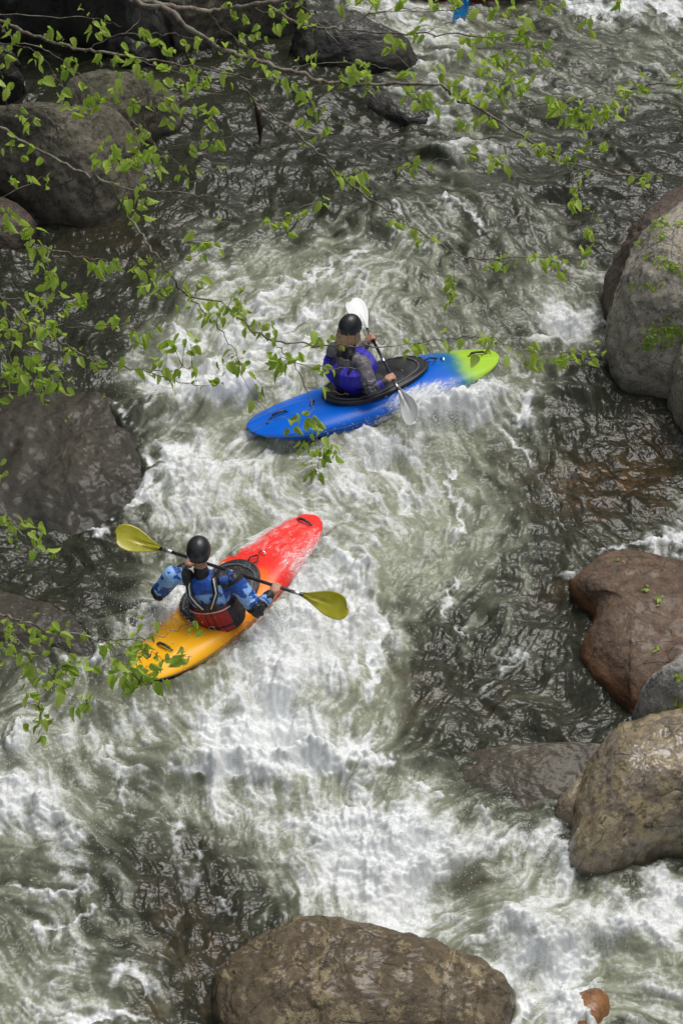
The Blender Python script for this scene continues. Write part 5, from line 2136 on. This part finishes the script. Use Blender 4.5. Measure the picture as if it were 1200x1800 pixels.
PALE = 'pale grey boulder dotted with green leaves at the right edge'
fallen('green leaves scattered over the pale right bank boulder',
       [(1160, 590, 60, 20), (1185, 580, 35, 14), (1140, 600, 20, 12), (1150, 395, 22, 14), (1165, 385, 14, 9), (1120, 425, 10, 7), (1180, 470, 26, 12),
        (1140, 500, 9, 8), (1160, 415, 12, 10), (1150, 455, 8, 10), (1195, 395, 12, 8), (1110, 505, 3, 5)], PALE, .048)
RED = 'reddish-brown wet boulder with orange lower edge at the right'
fallen('few green leaves stuck to the reddish-brown wet boulder', [(1137, 1038, 3, 3), (1157, 1056, 5, 5), (1090, 987, 2, 2), (1154, 1145, 2, 2), (1150, 1185, 3, 4)], RED, .045)
LG = 'light grey boulder wedged between the reddish one and the lichen one'
fallen('green leaves lying on the light grey wedged boulder', [(1190, 1185, 8, 6), (1190, 1243, 12, 8), (1170, 1250, 4, 5)], LG, .045)
SL = 'broad dark wet slab at the left beside the blue kayak'
fallen('tiny green leaves stranded on the broad dark wet slab', [(75, 707, 4, 9), (120, 735, 2, 3), (145, 792, 2, 3), (180, 700, 2, 4)], SL, .03)
# ------------------------------------------------------------------ airborne droplets and splash
ICO = []
ph = (1 + 5 ** .5) / 2
for a in (-1, 1):
    for b in (-ph, ph):
        ICO += [(0, a, b), (a, b, 0), (b, 0, a)]
ICO = np.array(ICO, float)
ICO /= np.linalg.norm(ICO[0])
import itertools
el_ = 2 / np.linalg.norm([1, ph])
ICF = [f for f in itertools.combinations(range(12), 3) if all(abs(np.linalg.norm(ICO[a] - ICO[b]) - el_) < .01 for a, b in itertools.combinations(f, 2))]
ICF = np.array([f if np.dot(np.cross(ICO[f[1]] - ICO[f[0]], ICO[f[2]] - ICO[f[0]]), ICO[f[0]]) > 0 else (f[0], f[2], f[1]) for f in ICF])
t = NT('spray_droplets')
t.set(col=(.82, .84, .85), rough=.15, trans=.35, ior=1.33)
M_DROP = t.m
SP = [
 (735, 735, 45, 14, 900, .12, .0075), (850, 660, 22, 12, 400, .12, .0070), (640, 790, 70, 12, 500, .10, .006), (540, 1150, 70, 60, 900, .12, .0045), (700, 1450, 90, 50, 1400, .22, .0042), (735, 735, 60, 16, 900, .20, .0045), (470, 1085, 35, 25, 700, .12, .0070), (560, 960, 20, 30, 400, .10, .0060), (275, 1085, 28, 18, 800, .16, .0070), (250, 1140, 15, 20, 250, .10, .006),  # px, py, spread x, spread y, number, max height, size
 (300, 1070, 40, 25, 900, .25, .0050), (250, 1110, 35, 25, 500, .15, .0045), (180, 1050, 40, 40, 260, .25, .0040), (150, 1120, 40, 30, 200, .15, .0040),
 (520, 980, 50, 40, 700, .20, .0040), (470, 960, 40, 40, 500, .25, .0035), (440, 1000, 25, 18, 300, .35, .0032), (560, 1000, 30, 30, 300, .15, .0045),
 (430, 1160, 50, 35, 600, .15, .0050), (640, 750, 60, 25, 700, .25, .0050), (800, 690, 60, 30, 900, .25, .0050), (850, 650, 30, 20, 300, .15, .0045),
 (720, 800, 50, 30, 300, .15, .0045), (700, 660, 50, 25, 160, .50, .0030), (930, 570, 50, 25, 500, .15, .0060), (560, 770, 50, 15, 260, .12, .0045),
 (700, 1480, 80, 60, 900, .30, .0050), (760, 1600, 40, 30, 500, .20, .0050), (930, 1480, 50, 25, 500, .20, .0050), (960, 1650, 90, 40, 700, .20, .0045),
 (60, 1340, 50, 60, 800, .25, .0050), (130, 1440, 50, 50, 500, .15, .0045), (420, 1310, 100, 25, 600, .12, .0045), (250, 860, 20, 40, 300, .12, .0045),
 (320, 680, 60, 25, 300, .10, .0050), (960, 1720, 70, 30, 500, .15, .0045), (1100, 1600, 60, 20, 300, .12, .0045), (830, 180, 80, 40, 200, .15, .0080),
 (600, 1400, 120, 40, 350, .12, .0045), (300, 1250, 120, 40, 400, .12, .0045), (640, 1060, 20, 60, 200, .08, .0045),
]
Vs, Fs, n_ = [], [], 0
for px, py, sx_, sy_, cnt, mh, r_ in SP:
    for k in range(cnt):
        x, y = px + rl.normal() * sx_, py + rl.normal() * sy_
        q = U(x, y)
        wz = water_z(q[0], q[1])
        if wz > .6 or wz < -.5:
            wz = 0
        h = wz + rl.exponential() * mh * .35 + .004
        q = U(x, y, h)
        rr = r_ * rl.uniform(.35, 1.0) ** 1.3
        el3 = np.array([1, 1, rl.uniform(.8, 1.6)])
        Vs.append(q + ICO * rr * el3)
        Fs.append(ICF + n_)
        n_ += 12
me = raw_mesh('spray', np.vstack(Vs), np.vstack(Fs))
tag(link('spray', me, M_DROP), 'droplets of white spray flying above the rapids', 'spray', kind='stuff')
# ------------------------------------------------------------------ unseen woods added over both banks to break up reflections and shade the river
t = NT('unseen_forest_leaves')
v = t.coord()
n1 = t.noise(v, .6, 4, .6)
t.set(col=t.mix(n1, (.025, .045, .012), (.075, .12, .025)), rough=.7)
M_FOR = t.m
rf = np.random.default_rng(9)
C, Rr = [], []
for k in range(46):
    side = -1 if rf.uniform() < .70 else 1
    y = rf.uniform(12, 70)
    x = side * rf.uniform(5.5, 17) + (3.0 if side > 0 else 0)
    if side < 0 and k % 3 == 0:
        x = rf.uniform(-7, -2)
        y = rf.uniform(17, 40)
    z = max(rf.uniform(7, 20), 12.4 - y * .577 + 6.5)
    C.append((x, y, z))
    Rr.append(rf.uniform(2.0, 4.0))
for k in range(12):
    C.append((rf.uniform(-12, 14), rf.uniform(50, 100), rf.uniform(4, 14)))
    Rr.append(rf.uniform(4, 7))
Vs, n_ = [], 0
for c, r_ in zip(C, Rr):
    n = int(380 * (r_ / 3) ** 2)
    d = rf.normal(size=(n, 3))
    d /= np.linalg.norm(d, axis=1)[:, None]
    lump = 1 + .35 * fbm3(d * 1.7 + np.array(c), 1.0, 2, 4)
    pos = np.array(c) + d * (r_ * rf.uniform(.35, 1, n) ** .5 * lump)[:, None] * np.array([1, 1, .7])
    a = rf.normal(size=(n, 3))
    b = rf.normal(size=(n, 3))
    a /= np.linalg.norm(a, axis=1)[:, None]
    b = np.cross(a, b)
    b /= np.linalg.norm(b, axis=1)[:, None]
    s_ = rf.uniform(.12, .38, n)[:, None]
    Vs.append(np.stack([pos + a * s_, pos + b * s_ * .7, pos - a * s_, pos - b * s_ * .7], 1).reshape(-1, 3))
Vs = np.vstack(Vs)
# nothing hangs low enough to reach into the view
me = raw_mesh('unseen_forest', Vs, np.arange(len(Vs)).reshape(-1, 4), False)
tag(link('unseen_forest', me, M_FOR), 'unseen woods added over both banks to darken reflections and shade the river', 'unseen_forest', kind='stuff')
m = MB()
for c, r_ in list(zip(C, Rr))[:46]:
    sx_ = math.copysign(max(abs(c[0]) + 2, 8.5), c[0])
    m.tube([(sx_, c[1], -1), (sx_ * .99, c[1], c[2] * .5), (c[0], c[1], c[2])], [.28, .2, .08], 7)
tag(m.build('unseen_forest_trunks', M_BARK), 'trunks of the unseen woods added on both banks', 'unseen_forest', kind='stuff')
# ------------------------------------------------------------------ light
w = bpy.data.worlds.new('World')
sc.world = w
w.use_nodes = True
nt = w.node_tree
bg = nt.nodes['Background']
sky = nt.nodes.new('ShaderNodeTexSky')
sky.sky_type = 'NISHITA'
sky.sun_disc = False
SUN_EL, SUN_AZ = 64, 42      # azimuth measured from +Y clockwise
sky.sun_elevation = math.radians(SUN_EL)
sky.sun_rotation = math.radians(SUN_AZ)
sky.dust_density = 4.0
sky.air_density = 1.0
mixn = nt.nodes.new('ShaderNodeMix')
mixn.data_type = 'RGBA'
mixn.inputs[0].default_value = .72
hs = nt.nodes.new('ShaderNodeRGBToBW')
nt.links.new(sky.outputs[0], hs.inputs[0])
nt.links.new(sky.outputs[0], mixn.inputs[6])
nt.links.new(hs.outputs[0], mixn.inputs[7])
nt.links.new(mixn.outputs[2], bg.inputs[0])
bg.inputs[1].default_value = .15
sd_ = bpy.data.lights.new('sun', 'SUN')
sd_.energy = 1.35
sd_.angle = math.radians(34)
sd_.color = (1.0, .96, .90)
so = bpy.data.objects.new('sun', sd_)
COL.objects.link(so)
az = math.radians(SUN_AZ)
el = math.radians(SUN_EL)
dirv = Vector((math.sin(az) * math.cos(el), math.cos(az) * math.cos(el), math.sin(el)))
so.rotation_euler = dirv.to_track_quat('Z', 'Y').to_euler()
so.location = (0, 0, 30)
sc.view_settings.view_transform = 'Standard'
sc.view_settings.look = 'None'
sc.view_settings.exposure = 0.24
sc.view_settings.gamma = 1
sc.render.engine = 'CYCLES'
sc.cycles.max_bounces = 6
